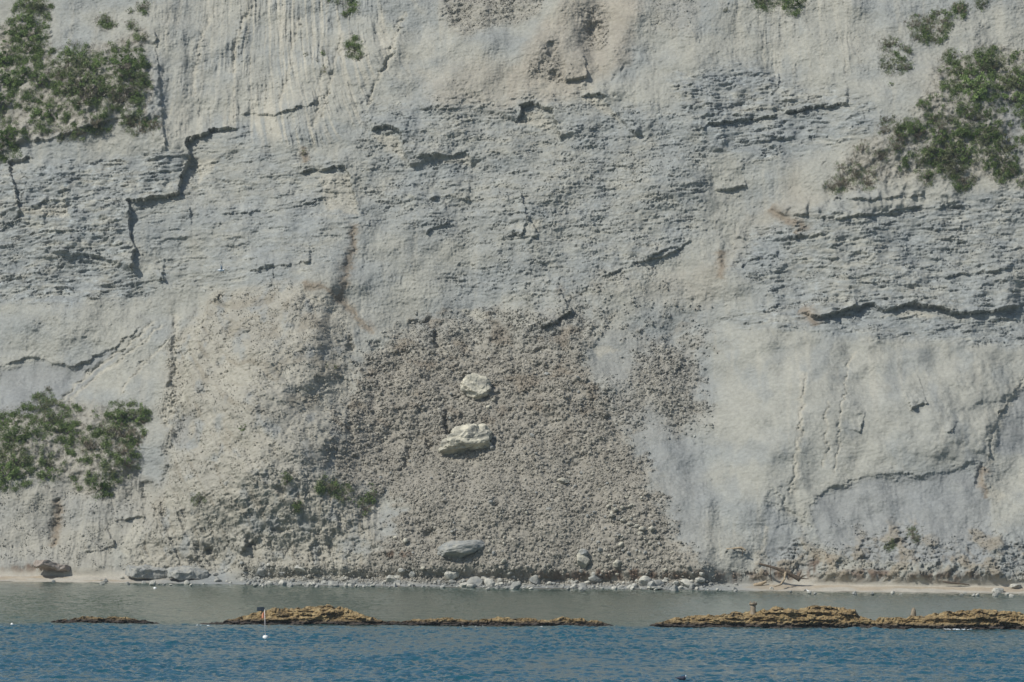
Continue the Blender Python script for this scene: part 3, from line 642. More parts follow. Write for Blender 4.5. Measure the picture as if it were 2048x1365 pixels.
# ------------------------------------------------------------------ reef rocks
def reef_mat():
    m, t, p = new_mat('weedy_reef_rock')
    geo = N(t, 'ShaderNodeNewGeometry'); sx = N(t, 'ShaderNodeSeparateXYZ'); t.links.new(geo.outputs['Position'], sx.inputs[0])
    n1 = N(t, 'ShaderNodeTexNoise', Scale=1.3, Detail=6.0, Roughness=.7); n2 = N(t, 'ShaderNodeTexNoise', Scale=6.0, Detail=5.0, Roughness=.7)
    for n in (n1, n2): t.links.new(geo.outputs['Position'], n.inputs['Vector'])
    r1 = N(t, 'ShaderNodeValToRGB'); e = r1.color_ramp.elements
    e[0].position = .32; e[0].color = (*lin((84,72,50)), 1); e[1].position = .70; e[1].color = (*lin((170,152,112)), 1)
    e2 = r1.color_ramp.elements.new(.5); e2.color = (*lin((140,118,78)), 1)
    t.links.new(n1.outputs['Fac'], r1.inputs[0])
    # wet dark weed band at the waterline
    ma = N(t, 'ShaderNodeMath', operation='MULTIPLY_ADD'); t.links.new(n2.outputs['Fac'], ma.inputs[0]); ma.inputs[1].default_value = -.5; t.links.new(sx.outputs['Z'], ma.inputs[2])
    mr = N(t, 'ShaderNodeMapRange'); mr.inputs[1].default_value = .02; mr.inputs[2].default_value = .30; t.links.new(ma.outputs[0], mr.inputs[0])
    mx = N(t, 'ShaderNodeMix', data_type='RGBA'); t.links.new(mr.outputs[0], mx.inputs[0]); mx.inputs[6].default_value = (*lin((60,52,44)), 1); t.links.new(r1.outputs[0], mx.inputs[7])
    v = N(t, 'ShaderNodeMapRange'); v.inputs[1].default_value = .3; v.inputs[2].default_value = .7; v.inputs[3].default_value = .55; v.inputs[4].default_value = 1.35; t.links.new(n2.outputs['Fac'], v.inputs[0])
    ml = N(t, 'ShaderNodeVectorMath', operation='SCALE'); t.links.new(mx.outputs[2], ml.inputs[0]); t.links.new(v.outputs[0], ml.inputs['Scale']); t.links.new(ml.outputs[0], p.inputs['Base Color'])
    p.inputs['Roughness'].default_value = .85; b = N(t, 'ShaderNodeBump', Strength=.9, Distance=.12); t.links.new(n2.outputs['Fac'], b.inputs['Height']); t.links.new(b.outputs[0], p.inputs['Normal'])
    return m
M_reef = reef_mat()
def reef(crest, wl, label, seed, depth=3.2, amp=.34):
    cp = np.array(crest, float); Yr = 411.5
    x0 = at_depth(cp[0, 0], 1250, Yr).x; x1 = at_depth(cp[-1, 0], 1250, Yr).x
    nx = int((x1-x0)/.07); nt_ = 84
    xx = np.linspace(x0, x1, nx); pxx = 1024+F*xx/(Yr+1.2)
    wly = np.interp(pxx, [0, 1240, 1700, 2048, 2400], [1247.5, 1253.5, 1258.5, 1262, 1266])
    hh = (wly-np.interp(pxx, cp[:, 0], cp[:, 1]))*(Yr+1)/F
    hh = np.maximum(hh, .0)+.0
    hh = hh*(1+.10*fbm(xx/.8, xx*0+seed, 3, seed))+.09*fbm(xx/.5, xx*0+seed, 3, seed+4)
    tt = np.linspace(0, 1, nt_)
    XX, TT = np.meshgrid(xx, tt); H = np.repeat(hh[None], nt_, 0)
    front = np.clip(TT/.55, 0, 1); back = np.clip((TT-.55)/.45, 0, 1)
    zz = np.where(TT < .55, -.5+(H+.5)*np.sin(front*math.pi/2)**.85, (H+.6)*np.cos(back*math.pi/2)-.6)
    wid = depth*np.clip(.35+H/1.6, .3, 1.15)
    yy = Yr+np.where(TT < .55, -(.05)+wid*.42*front**1.6, wid*.42+wid*.6*back)+.5*fbm(XX/5, XX*0, 3, seed+2)
    st_ = blocky(XX*1+.3*fbm(XX, zz*2, 2, seed+7), zz+.03*XX+.10*fbm(XX/2, zz, 3, seed+9), .17, 1.6, seed)
    rel = amp*(st_-.5)*1.3+.35*fbm(XX/1.5, zz/.5, 4, seed+11)+.22*fbm(XX/.4, zz/.25+TT*6, 3, seed+13)
    ed = smooth(0, .25, H)
    yy = yy-rel*ed*(TT < .8); zz = zz+.16*fbm(XX/.7, TT*9, 4, seed+15)*ed*smooth(.1, .5, TT)+.25*fbm(XX/3, TT*3, 3, seed+17)*ed*smooth(.2, .5, TT)*smooth(.95, .8, TT)
    ids = np.arange(XX.size).reshape(XX.shape); q = np.stack([ids[:-1, :-1], ids[:-1, 1:], ids[1:, 1:], ids[1:, :-1]], -1).reshape(-1, 4)
    o = link('reef_rock', mesh_np('reef_rock', np.stack([XX, yy, zz], -1).reshape(-1, 3), q, None, False, M_reef))
    tag(o, label, 'reef rock'); return xx, hh
reef([(88,1249),(105,1247),(140,1241),(180,1236),(230,1236),(280,1240),(325,1247),(345,1250)], 0, 'small low dark reef rock standing alone at the left', 300, 1.8, .2)
reef([(370,1250),(450,1246),(480,1238),(520,1229),(560,1220),(600,1217),(650,1213),(690,1218),(715,1229),(760,1240),(800,1244),(812,1250)], 0, 'humped golden-brown reef rock behind the marker buoy', 310, 3.4, .4)
reef([(780,1250),(815,1244),(840,1238),(900,1235),(940,1242),(975,1242),(1010,1238),(1060,1239),(1095,1242),(1130,1238),(1180,1240),(1205,1246),(1245,1254)], 0, 'long low reef rock stretching across the middle of the water', 320, 2.2, .25)
reef([(1290,1256),(1310,1248),(1360,1236),(1450,1229),(1500,1227),(1530,1222),(1560,1215),(1600,1217),(1640,1213),(1690,1218),(1712,1219),(1722,1236),(1760,1246),(1800,1255)], 0, 'big layered golden reef rock carrying the capped bollard', 330, 3.6, .45)
reef([(1735,1258),(1760,1243),(1800,1238),(1850,1233),(1900,1226),(1960,1222),(2010,1225),(2048,1232),(2120,1230),(2200,1240),(2260,1262)], 0, 'layered golden reef rock at the right edge with the worn post', 340, 3.6, .45)
# bollards on the reef
M_conc = rock_mat('weathered_concrete', c1=tuple(lin((150,138,118))), c2=tuple(lin((118,106,90))), scale=3, bump=.5, bumpd=.03, var=.2)
def lathe(bm, prof, seg=28, cx=0, cy=0, jit=0, seed=0):
    rr = random.Random(seed); rings = []
    for (rad, z) in prof:
        rings.append([bm.verts.new((cx+rad*math.cos(2*math.pi*i/seg)*(1+rr.uniform(-jit, jit)), cy+rad*math.sin(2*math.pi*i/seg)*(1+rr.uniform(-jit, jit)), z+rr.uniform(-jit, jit)*.3)) for i in range(seg)])
    for a, b_ in zip(rings, rings[1:]):
        for i in range(seg): bm.faces.new((a[i], a[(i+1) % seg], b_[(i+1) % seg], b_[i]))
    bm.faces.new(rings[0][::-1]); bm.faces.new(rings[-1])
def bm_obj(name, bm, mat, parent=None, loc=None, smooth_=True):
    bmesh.ops.recalc_face_normals(bm, faces=bm.faces[:])
    me = bpy.data.meshes.new(name); bm.to_mesh(me); bm.free(); me.polygons.foreach_set('use_smooth', [smooth_]*len(me.polygons))
    if mat: me.materials.append(mat)
    return link(name, me, parent, loc)
b0 = at_depth(1506, 1228, 412.9)
e = empty('bollard', b0); tag(e, 'round weathered concrete bollard with a wider cap on the big layered reef rock', 'bollard')
bm = bmesh.new(); lathe(bm, [(.34,-.5),(.31,-.05),(.29,.0),(.245,.05),(.235,.4),(.24,.74)], 28, jit=.03); bm_obj('shaft', bm, M_conc, e)
bm = bmesh.new(); lathe(bm, [(.25,.742),(.34,.79),(.35,.86),(.33,.93),(.24,.95)], 28, jit=.05, seed=2); bm_obj('cap', bm, M_conc, e)
bm = bmesh.new()
for a in (0, 1.3, 2.6, 3.9, 5.1):
    bmesh.ops.create_cone(bm, cap_ends=True, segments=8, radius1=.03, radius2=.02, depth=.14, matrix=Matrix.Translation((.26*math.cos(a), .26*math.sin(a), 1.01)))
bm_obj('bolt_ring', bm, M_conc, e)
b1 = at_depth(1827, 1238, 412.9)
e = empty('stone_post', b1); tag(e, 'narrow crumbling stone post on the right-edge reef rock', 'post')
me = rock_mesh('shaft', 91, (.23, .2, .6), 4, 8, .06, M_conc, False, .9); link('shaft', me, e, (0, 0, .36))
me = rock_mesh('foot', 92, (.30, .26, .16), 3, 8, .1, M_conc, False, .8); link('foot', me, e, (0, 0, 0))

# ------------------------------------------------------------------ buoys
M_white = flat_mat('white_plastic', (.80, .79, .74), .4, .06)
M_dflag = flat_mat('dark_flag_cloth', (.02, .035, .05), .8)
M_oflag = flat_mat('faded_orange_cloth', (.55, .22, .12), .8)
M_pole = flat_mat('weathered_pole', (.75, .68, .64), .5)
fb = on_plane(531, 1281, 0)
fb.z += .12; e = empty('marker_buoy', fb); e.scale = (1.15,)*3; tag(e, 'white float carrying a thin pole with a dark flag and an orange pennant', 'buoy')
bm = bmesh.new(); lathe(bm, [(.05,-.16),(.15,-.13),(.185,-.05),(.19,.12),(.17,.19),(.10,.225),(.03,.23)], 24); bm_obj('float', bm, M_white, e)
bm = bmesh.new(); lathe(bm, [(.024,.2),(.022,1.2),(.018,1.95)], 10); o = bm_obj('pole', bm, M_pole, e); o.rotation_euler = (0, R(-2.4), 0)
def flag(pts, th, name, mat, fold=.04):
    bm = bmesh.new(); nx, nz = 12, 8; g = {}
    for s_ in (0, 1):
        for i in range(nx+1):
            for j in range(nz+1):
                u, v = i/nx, j/nz
                a = Vector(pts[0]).lerp(Vector(pts[1]), u); b_ = Vector(pts[3]).lerp(Vector(pts[2]), u); c = a.lerp(b_, v)
                c.y += fold*math.sin(u*7+v*2)+s_*th; g[s_, i, j] = bm.verts.new(c)
    for s_ in (0, 1):
        for i in range(nx):
            for j in range(nz):
                q_ = [g[s_, i, j], g[s_, i+1, j], g[s_, i+1, j+1], g[s_, i, j+1]]; bm.faces.new(q_ if s_ else q_[::-1])
    for i in range(nx):
        for j in (0, nz): bm.faces.new((g[0,i,j], g[0,i+1,j], g[1,i+1,j], g[1,i,j]))
    for j in range(nz):
        for i in (0, nx): bm.faces.new((g[0,i,j], g[0,i,j+1], g[1,i,j+1], g[1,i,j]))
    return bm_obj(name, bm, mat, e)
flag([(-.60,0,1.86),(-.08,0,1.84),(-.085,0,2.12),(-.60,0,2.12)], .01, 'dark_flag', M_dflag)
flag([(-.33,0,1.28),(-.07,.01,1.42),(-.08,.01,1.80),(-.22,0,1.72)], .01, 'orange_pennant', M_oflag)
for px, py, rad, lb in ((24,1251,.12,'low white float in the water at the far left edge'), (310,1178,.20,'small white float alone on the calm water near the left shore')):
    q0 = on_plane(px, py, 0); bm = bmesh.new(); lathe(bm, [(rad*.3,-.12),(rad*.9,-.05),(rad,.05),(rad*.85,.15),(rad*.3,.2)], 20)
    tag(bm_obj('buoy', bm, M_white, None, q0), lb, 'buoy')

# ------------------------------------------------------------------ birds
def bird_mat():
    m, t, p = new_mat('plumage'); a = N(t, 'ShaderNodeAttribute', attribute_name='tone'); t.links.new(a.outputs['Color'], p.inputs['Base Color']); p.inputs['Roughness'].default_value = .7; return m
M_bird = bird_mat()
def bird(name, skel, wings, loc, rotz, colour, voxel=.012):
    """skel: chains of (x,y,z,rx,rz) along the body; wings: lists of (root, tip) quads as tapered plates"""
    bm = bmesh.new()
    for chain in skel:
        rings = []
        for (x, y, z, ry_, rz_) in chain:
            rings.append([bm.verts.new((x, y+ry_*math.cos(a), z+rz_*math.sin(a))) for a in [2*math.pi*i/14 for i in range(14)]])
        for a, b_ in zip(rings, rings[1:]):
            for i in range(14): bm.faces.new((a[i], a[(i+1) % 14], b_[(i+1) % 14], b_[i]))
        bm.faces.new(rings[0][::-1]); bm.faces.new(rings[-1])
    for wg in wings:
        rings = []
        for (lead, trail, th) in wg:
            l, t_ = Vector(lead), Vector(trail); mdl = (l*.6+t_*.4)
            nrm = Vector((0, 0, 1)) if abs((l-t_).z) < .5*(l-t_).length else Vector((0, 1, 0))
            rings.append([bm.verts.new(v) for v in (l, mdl+nrm*th, t_, mdl-nrm*th)])
        for a, b_ in zip(rings, rings[1:]):
            for i in range(4): bm.faces.new((a[i], a[(i+1) % 4], b_[(i+1) % 4], b_[i]))
        bm.faces.new(rings[0][::-1]); bm.faces.new(rings[-1])
    bmesh.ops.recalc_face_normals(bm, faces=bm.faces[:])
    tmp = bpy.data.meshes.new('tmp'); bm.to_mesh(tmp); bm.free(); ob = link('tmp', tmp)
    md = ob.modifiers.new('r', 'REMESH'); md.mode = 'VOXEL'; md.voxel_size = voxel
    dg = bpy.context.evaluated_depsgraph_get(); me = bpy.data.meshes.new_from_object(ob.evaluated_get(dg)); bpy.data.objects.remove(ob)
    me.name = name; a = me.color_attributes.new('tone', 'FLOAT_COLOR', 'POINT')
    for i, v in enumerate(me.vertices): a.data[i].color = (*colour(v.co), 1)
    me.polygons.foreach_set('use_smooth', [True]*len(me.polygons)); me.materials.clear(); me.materials.append(M_bird)
    o = link(name, me, None, loc); o.rotation_euler = (0, 0, rotz); return o
def gullc(c):
    if c.x > .27 and c.z < .12: return (.75, .5, .08)
    if abs(c.y) > .06 or c.z > .09:
        return (.015, .02, .02) if c.z > .36 else (.14, .19, .23)
    return (.78, .80, .80)
gl = at_depth(441, 541, 330)
o = bird('seagull', [[(-.30,0,.0,.05,.008),(-.20,0,.0,.035,.02),(-.10,0,0,.055,.055),(.02,0,-.01,.07,.07),(.12,0,.0,.055,.055),(.19,0,.02,.035,.035),(.235,0,.025,.042,.042),(.27,0,.02,.03,.03),(.29,0,.015,.012,.014),(.335,0,.005,.008,.008)]],
    [[((.12,-.03,.03),(-.07,-.03,.02),.02),((.16,-.13,.22),(-.01,-.12,.20),.018),((.13,-.20,.42),(.03,-.19,.38),.014),((.02,-.26,.64),(.0,-.25,.60),.012)],
     [((.12,.03,.03),(-.07,.03,.02),.02),((.15,.14,.20),(-.01,.12,.19),.018),((.11,.26,.36),(.02,.24,.34),.014),((.01,.38,.52),(.0,.36,.50),.012)]], gl, R(12), gullc, .013)
tag(o, 'white and grey seagull flying past the cliff with its dark-tipped wing raised', 'bird')
def dkc(c):
    if c.x > .20 and c.z > .44: return (.5, .38, .08)
    if c.x > .08 and c.z < .38 and c.z > .1 and abs(c.y) < .12 and c.x > .12: return (.55, .58, .6)
    return (.016, .022, .045)
cw = on_plane(1366, 1364, 0)+Vector((0, 0, .13))
o = bird('seabird', [[(-.42,0,.10,.02,.015),(-.32,0,.09,.05,.03),(-.16,0,.07,.11,.10),(.0,0,.06,.13,.13),(.11,0,.09,.10,.12),(.16,0,.17,.06,.08)], ],
    [[((.19,-.035,.12),(.07,-.035,.12),.04),((.17,-.03,.26),(.08,-.03,.26),.035),((.14,-.028,.38),(.06,-.028,.38),.03),((.10,-.02,.50),(.04,-.02,.50),.025)]], cw, 0, dkc, .013); o.scale = (1.2,)*3
tag(o, 'dark seabird with white breast swimming at the bottom edge of the picture', 'bird')
w2 = on_face(1615, 1183)
def wht(c): return (.8, .8, .78) if c.z > .05 or c.x > 0 else (.5, .52, .54)
o = bird('seagull', [[(-.24,0,.06,.02,.015),(-.14,0,.07,.07,.06),(.0,0,.09,.10,.10),(.1,0,.12,.07,.08),(.15,0,.20,.045,.05),(.18,0,.27,.05,.05),(.22,0,.26,.03,.03),(.28,0,.245,.012,.012)]], [], w2+Vector((0, -.3, .05)), R(160), wht, .013)
tag(o, 'white seagull sitting on the sand of the right beach', 'bird')

# ------------------------------------------------------------------ driftwood
M_wood = rock_mat('bleached_driftwood', c1=tuple(lin((104,92,78))), c2=tuple(lin((74,64,54))), scale=4, bump=.6, bumpd=.04, var=.25)
M_woodl = rock_mat('barkless_wood', c1=tuple(lin((176,160,134))), c2=tuple(lin((140,124,102))), scale=4, bump=.4, bumpd=.03, var=.2)
def limb(name, pts, rads, mat, parent=None, off=Vector((0,0,0)), seed=0):
    bm = bmesh.new(); rings = []; seg = 10
    P = [Vector(p) for p in pts]; Q = []; RR = []
    for i in range(len(P)-1):
        for k_i in range(6):
            u = k_i/6; Q.append(P[i].lerp(P[i+1], u)); RR.append(rads[i]*(1-u)+rads[i+1]*u)
    Q.append(P[-1]); RR.append(rads[-1])
    for i, (q_, ra) in enumerate(zip(Q, RR)):
        d = (Q[min(i+1, len(Q)-1)]-Q[max(i-1, 0)]).normalized(); a = d.orthogonal().normalized(); b_ = d.cross(a)
        q2 = q_+.06*mnoise.noise_vector(q_*1.3+Vector((seed, 0, 0)))
        rings.append([bm.verts.new(q2+(a*math.cos(t_)+b_*math.sin(t_))*ra*(1+.18*mnoise.noise(q_*3+Vector((t_, seed, 0))))) for t_ in [2*math.pi*j/seg for j in range(seg)]])
    for a, b_ in zip(rings, rings[1:]):
        for i in range(seg): bm.faces.new((a[i], a[(i+1) % seg], b_[(i+1) % seg], b_[i]))
    bm.faces.new(rings[0][::-1]); bm.faces.new(rings[-1]); return bm_obj(name, bm, mat, parent)
base = on_face(1598, 1160)+Vector((0, -1.5, 0))
def rel(px, py, dy=0.0):
    p = at_depth(px, py, base.y+dy); return p-base
e = empty('fallen_tree', base); tag(e, 'bare fallen tree leaning over the right beach with its root end down', 'fallen tree')
limb('trunk', [rel(1519,1128,.8), rel(1550,1137,.3), rel(1575,1146), rel(1600,1160)], [.10,.16,.22,.28], M_wood, e)
limb('branch', [rel(1541,1135,.5), rel(1541,1148,.2), rel(1543,1162,.3)], [.06,.05,.05], M_wood, e, seed=3)
limb('branch', [rel(1541,1135,.5), rel(1540,1127,.5), rel(1541,1120,.6)], [.05,.035,.02], M_wood, e, seed=5)
limb('branch', [rel(1571,1144,-.2), rel(1569,1160,-.6), rel(1560,1170,-1.2), rel(1547,1174,-1.6)], [.15,.13,.10,.05], M_woodl, e, seed=4)
for i, (dx, dy) in enumerate([(1604,1142),(1612,1150),(1617,1158),(1590,1150)]):
    limb('root', [rel(1596,1157), rel(dx, dy, -.3)], [.12,.03], M_wood, e, seed=10+i)
g0 = on_face(1470, 1098); base = g0+Vector((0, -.5, 0)); e = empty('driftwood_log', base); tag(e, 'short grey log sticking out of the slope above the beach', 'log')
limb('trunk', [rel(1453,1099), rel(1468,1097), rel(1482,1096), rel(1492,1102)], [.09,.12,.14,.10], M_woodl, e, seed=20)
limb('branch', [rel(1480,1096), rel(1486,1104), rel(1484,1112)], [.06,.05,.03], M_wood, e, seed=21)
base = on_face(1520, 1168)+Vector((0, -.4, .1)); o = limb('driftwood_log', [rel(1508,1172), rel(1520,1168), rel(1533,1164)], [.24,.22,.14], M_woodl, None, seed=25); o.location = base
tag(o, 'pale stubby log lying on the sand left of the fallen tree', 'log')
base = on_face(1550, 1172)+Vector((0, -.3, .1)); o = limb('driftwood_log', [rel(1880,1164), rel(1900,1166), rel(1935,1170)], [.08,.10,.05], M_wood, None, seed=27); o.location = base
tag(o, 'thin brown branch lying along the top of the right beach', 'log')
bs2 = on_face(1905, 1166)+Vector((0, -.3, .1)); base = bs2
o.data = limb('tmpb', [rel(1885,1164), rel(1905,1166), rel(1938,1170)], [.08,.12,.05], M_wood, None, seed=27).data; o.location = bs2; bpy.data.objects.remove(bpy.data.objects['tmpb'])

# ------------------------------------------------------------------ shrubs
def leaf_mat(name, c1, c2):
    m, t, p = new_mat(name); a = N(t, 'ShaderNodeAttribute', attribute_name='tone'); oi = N(t, 'ShaderNodeObjectInfo')
    sp = N(t, 'ShaderNodeSeparateColor'); t.links.new(a.outputs['Color'], sp.inputs[0])
    mx = N(t, 'ShaderNodeMix', data_type='RGBA'); t.links.new(sp.outputs[0], mx.inputs[0]); mx.inputs[6].default_value = (*c1, 1); mx.inputs[7].default_value = (*c2, 1)
    mr = N(t, 'ShaderNodeMapRange'); mr.inputs[3].default_value = .7; mr.inputs[4].default_value = 1.3; t.links.new(oi.outputs['Random'], mr.inputs[0])
    ml = N(t, 'ShaderNodeVectorMath', operation='SCALE'); t.links.new(mx.outputs[2], ml.inputs[0]); t.links.new(mr.outputs[0], ml.inputs['Scale'])
    t.links.new(ml.outputs[0], p.inputs['Base Color']); p.inputs['Roughness'].default_value = .7; p.inputs['Specular IOR Level'].default_value = .2
    return m
M_dark = leaf_mat('dark_leaves', (.08,.13,.038), (.21,.28,.09)); M_fresh = leaf_mat('fresh_leaves', (.040,.085,.018), (.10,.16,.035)); M_dry = leaf_mat('dry_leaves', (.12,.105,.072), (.23,.20,.14)); M_olive = leaf_mat('olive_leaves', (.085,.10,.045), (.20,.215,.11))
M_stem = flat_mat('stem_bark', (.10, .075, .055), .9)
def shrub_meshes(seed, mat, n=760, leaf=.058, lean=0.0):
    rg = np.random.default_rng(seed); K = rg.integers(7, 12)
    K = K+6; cen = rg.normal(0, .48, (K, 3))*[1, .45, .75]+[0, -.25, .12]; rad = rg.uniform(.08, .25, K)
    k = rg.integers(0, K, n); d = rg.normal(0, 1, (n, 3)); d /= np.linalg.norm(d, axis=1)[:, None]
    P = cen[k]+d*(rad[k]*rg.random(n)**.35)[:, None]
    a = rg.normal(0, 1, (n, 3)); a /= np.linalg.norm(a, axis=1)[:, None]; a = a*.6+d*.5+[0, 0, .35]
    b_ = np.cross(a, rg.normal(0, 1, (n, 3))); b_ /= np.linalg.norm(b_, axis=1)[:, None]+1e-6; a /= np.linalg.norm(a, axis=1)[:, None]
    L = (leaf*rg.uniform(.6, 1.6, n))[:, None]; W = L*.45
    v = np.stack([P-a*L, P+b_*W, P+a*L, P-b_*W], 1).reshape(-1, 3); f = np.arange(n*4).reshape(-1, 4)
    tn = np.repeat(np.clip(rg.random(n)*.7+.3*rg.random(K)[k], 0, 1), 4)
    me = mesh_np('foliage', v, f, np.stack([tn]*3, -1), False, mat)
    bm = bmesh.new()
    for c in cen:
        s0 = Vector((0, .05, -.3)); e0 = Vector(c.tolist()); dd = (e0-s0).normalized(); u = dd.orthogonal().normalized(); w_ = dd.cross(u)
        r0 = [bm.verts.new(s0+(u*math.cos(t_)+w_*math.sin(t_))*.022) for t_ in (0, 2.1, 4.2)]; r1 = [bm.verts.new(e0+(u*math.cos(t_)+w_*math.sin(t_))*.008) for t_ in (0, 2.1, 4.2)]
        for i in range(3): bm.faces.new((r0[i], r0[(i+1) % 3], r1[(i+1) % 3], r1[i]))
        bm.faces.new(r0[::-1]); bm.faces.new(r1)
    bmesh.ops.recalc_face_normals(bm, faces=bm.faces[:])
    ms = bpy.data.meshes.new('branches'); bm.to_mesh(ms); bm.free(); ms.materials.append(M_stem)
    return me, ms
KIND = {'dark': [shrub_meshes(400+i, M_dark) for i in range(4)], 'fresh': [shrub_meshes(420+i, M_fresh, 700) for i in range(3)],
        'dry': [shrub_meshes(440+i, M_dry, 520, .05) for i in range(4)], 'olive': [shrub_meshes(460+i, M_olive, 560) for i in range(4)]}
rs = random.Random(9)
NSH = 0; SPOT = []
def shrub(px, py, wpx, kind, label, group=None, name='shrub', hr=None):
    global NSH; NSH += 1; SPOT.append((px, py, wpx))
    p0 = on_face(px, py); s = wpx*p0.y/F/1.6; fm, sm_ = KIND[kind][rs.randrange(len(KIND[kind]))]
    e = empty(name, p0+Vector((0, -.15*s, 0))); e.scale = (s, s*.8, s*(hr or rs.uniform(.75, 1.1))); e.rotation_euler = (0, rs.uniform(-.25, .25), rs.uniform(-.5, .5))
    link('foliage', fm, e); link('branches', sm_, e); tag(e, label, 'shrub', group); return e
# patches: (outline, count, size range, kinds, label, group)
PATCH = [
 ([(-10,85),(40,60),(95,60),(125,110),(110,170),(120,240),(60,255),(35,285),(-10,290)], 44, (16,40), ('dark','dark','dark','fresh','olive'), 'dark green shrub in the dense patch at the left edge of the upper slope', 'shrubs of the upper left edge'),
 ([(130,130),(185,95),(215,60),(250,80),(300,110),(312,230),(280,225),(200,215),(140,210),(110,180)], 44, (14,36), ('dark','dark','olive','dry','olive'), 'shrub in the right half of the upper left greenery, above the bare rock step', 'shrubs right of the upper left edge'),
 ([(-10,255),(60,285),(110,262),(200,240),(250,222),(315,245),(310,265),(230,250),(120,280),(0,290)], 20, (10,22), ('dry','dry','olive'), 'dry brown tuft hanging along the lower rim of the upper left greenery', 'dry tufts on the rim'),
 ([(200,0),(300,0),(305,80),(230,70),(200,40)], 14, (8,20), ('olive','dry'), 'sparse small shrub at the top edge, left of the pale runnels', 'small shrubs at the upper left edge'),
 ([(-10,845),(40,835),(80,855),(110,905),(105,950),(60,958),(-10,955)], 34, (14,34), ('dark','olive','dark'), 'dense olive shrub in the patch at the lower left edge', 'shrubs of the lower left edge'),
 ([(85,805),(135,815),(142,870),(110,920),(85,870)], 12, (16,34), ('dark','dark','olive'), 'dark shrub in the narrow upright clump at the lower left', 'shrubs of the narrow clump'),
 ([(155,840),(210,835),(240,820),(290,815),(285,880),(265,950),(215,960),(170,900)], 34, (10,28), ('dark','olive','fresh','dry'), 'shrub in the loose patch on the pale scree at the lower left', 'shrubs on the lower left scree'),
 ([(1885,115),(1960,105),(2050,130),(2050,200),(1990,190),(1960,200),(1890,170)], 34, (16,36), ('dark','olive','dark'), 'dark green shrub in the upper part of the right-hand greenery', 'shrubs of the upper right greenery'),
 ([(1830,190),(1900,180),(1960,200),(1975,260),(2000,290),(2050,300),(2050,345),(1960,330),(1880,320),(1860,290),(1830,260)], 46, (14,32), ('olive','dark','dark','olive'), 'olive green shrub in the middle of the right-hand greenery', 'shrubs in the middle of the right greenery'),
 ([(1740,225),(1800,240),(1850,190),(1880,250),(1900,330),(1870,350),(1800,290),(1750,260)], 30, (9,20), ('olive','dry','dry'), 'loose grey-green shrub on the left fringe of the right-hand greenery', 'shrubs on the left fringe'),
 ([(1645,385),(1665,340),(1700,300),(1740,290),(1765,320),(1740,370),(1690,395)], 34, (9,18), ('dry','dry','dry','dry'), 'grey-brown shrub in the detached clump left of the right-hand greenery', 'shrubs of the detached clump'),
 ([(1760,290),(1860,300),(1950,345),(2048,340),(2048,372),(1940,372),(1820,355)], 30, (8,20), ('dry','olive'), 'dry tuft below the right-hand greenery', 'dry tufts below the right greenery'),
 ([(1745,110),(1800,60),(1860,30),(1960,0),(1990,10),(1880,70),(1820,110),(1830,160),(1800,150)], 34, (8,20), ('dry','olive','dry'), 'scraggly brown shrub on the bare slope at the upper right', 'scraggly shrubs at the upper right'),
 ([(1505,-15),(1600,-15),(1600,12),(1560,22),(1515,16)], 11, (12,26), ('olive','dry','dark'), 'shrub clinging to the top edge right of the middle', 'shrubs at the top edge'),
 ([(668,-10),(725,-10),(712,30),(680,45)], 7, (14,24), ('fresh','dark'), 'green shrub in the clump at the top edge above the pale runnels', 'shrubs above the pale runnels'),
 ([(700,85),(740,80),(735,135),(705,130)], 6, (10,18), ('olive','dark'), 'small shrub on the pale runnels below the top clump', 'small shrubs on the runnels'),
 ([(635,965),(680,962),(670,1000),(640,995)], 6, (12,20), ('olive','olive','dry'), 'olive shrub in the left group on the pale scree beside the landslide', 'shrubs beside the landslide, left group'),
 ([(675,975),(765,990),(760,1020),(700,1025)], 9, (11,20), ('olive','dry'), 'grey-green shrub in the right group on the pale scree beside the landslide', 'shrubs beside the landslide, right group'),
 ([(30,5),(85,5),(95,35),(70,50),(35,40)], 8, (18,30), ('olive','dark'), 'shrub in the round isolated clump at the top left corner', 'shrubs of the top left clump'),
 ([(1770,1075),(1830,1065),(1835,1085),(1775,1092)], 7, (10,16), ('olive','dry'), 'tuft on the earthy knob above the right beach', 'tufts above the right beach'),
 ([(600,60),(700,60),(690,150),(610,150)], 8, (5,10), ('dry','olive'), 'tiny tuft on the pale runnel slope', 'tiny tufts on the runnel slope'),
 ([(640,720),(700,725),(690,760),(650,755)], 7, (4,9), ('dry','olive'), 'tiny tuft high on the pale scree cone', 'tiny tufts on the scree cone'),
]
for pol, cnt, (s0, s1), kinds, lb, gp in PATCH:
    P = np.array(pol); k = 0; tries = 0; cnt = max(4, int(cnt*.58)); s0, s1 = s0*1.4, s1*1.55
    while k < cnt and tries < 4000:
        tries += 1; x, y = rs.uniform(P[:, 0].min(), P[:, 0].max()), rs.uniform(P[:, 1].min(), P[:, 1].max())
        if not pip(x, y, pol): continue
        if s1 > 32 and mnoise.noise(Vector((x/28, y/28, cnt))) < -.20: continue
        shrub(x, y, rs.uniform(s0, s1), kinds[rs.randrange(len(kinds))], lb, gp); k += 1
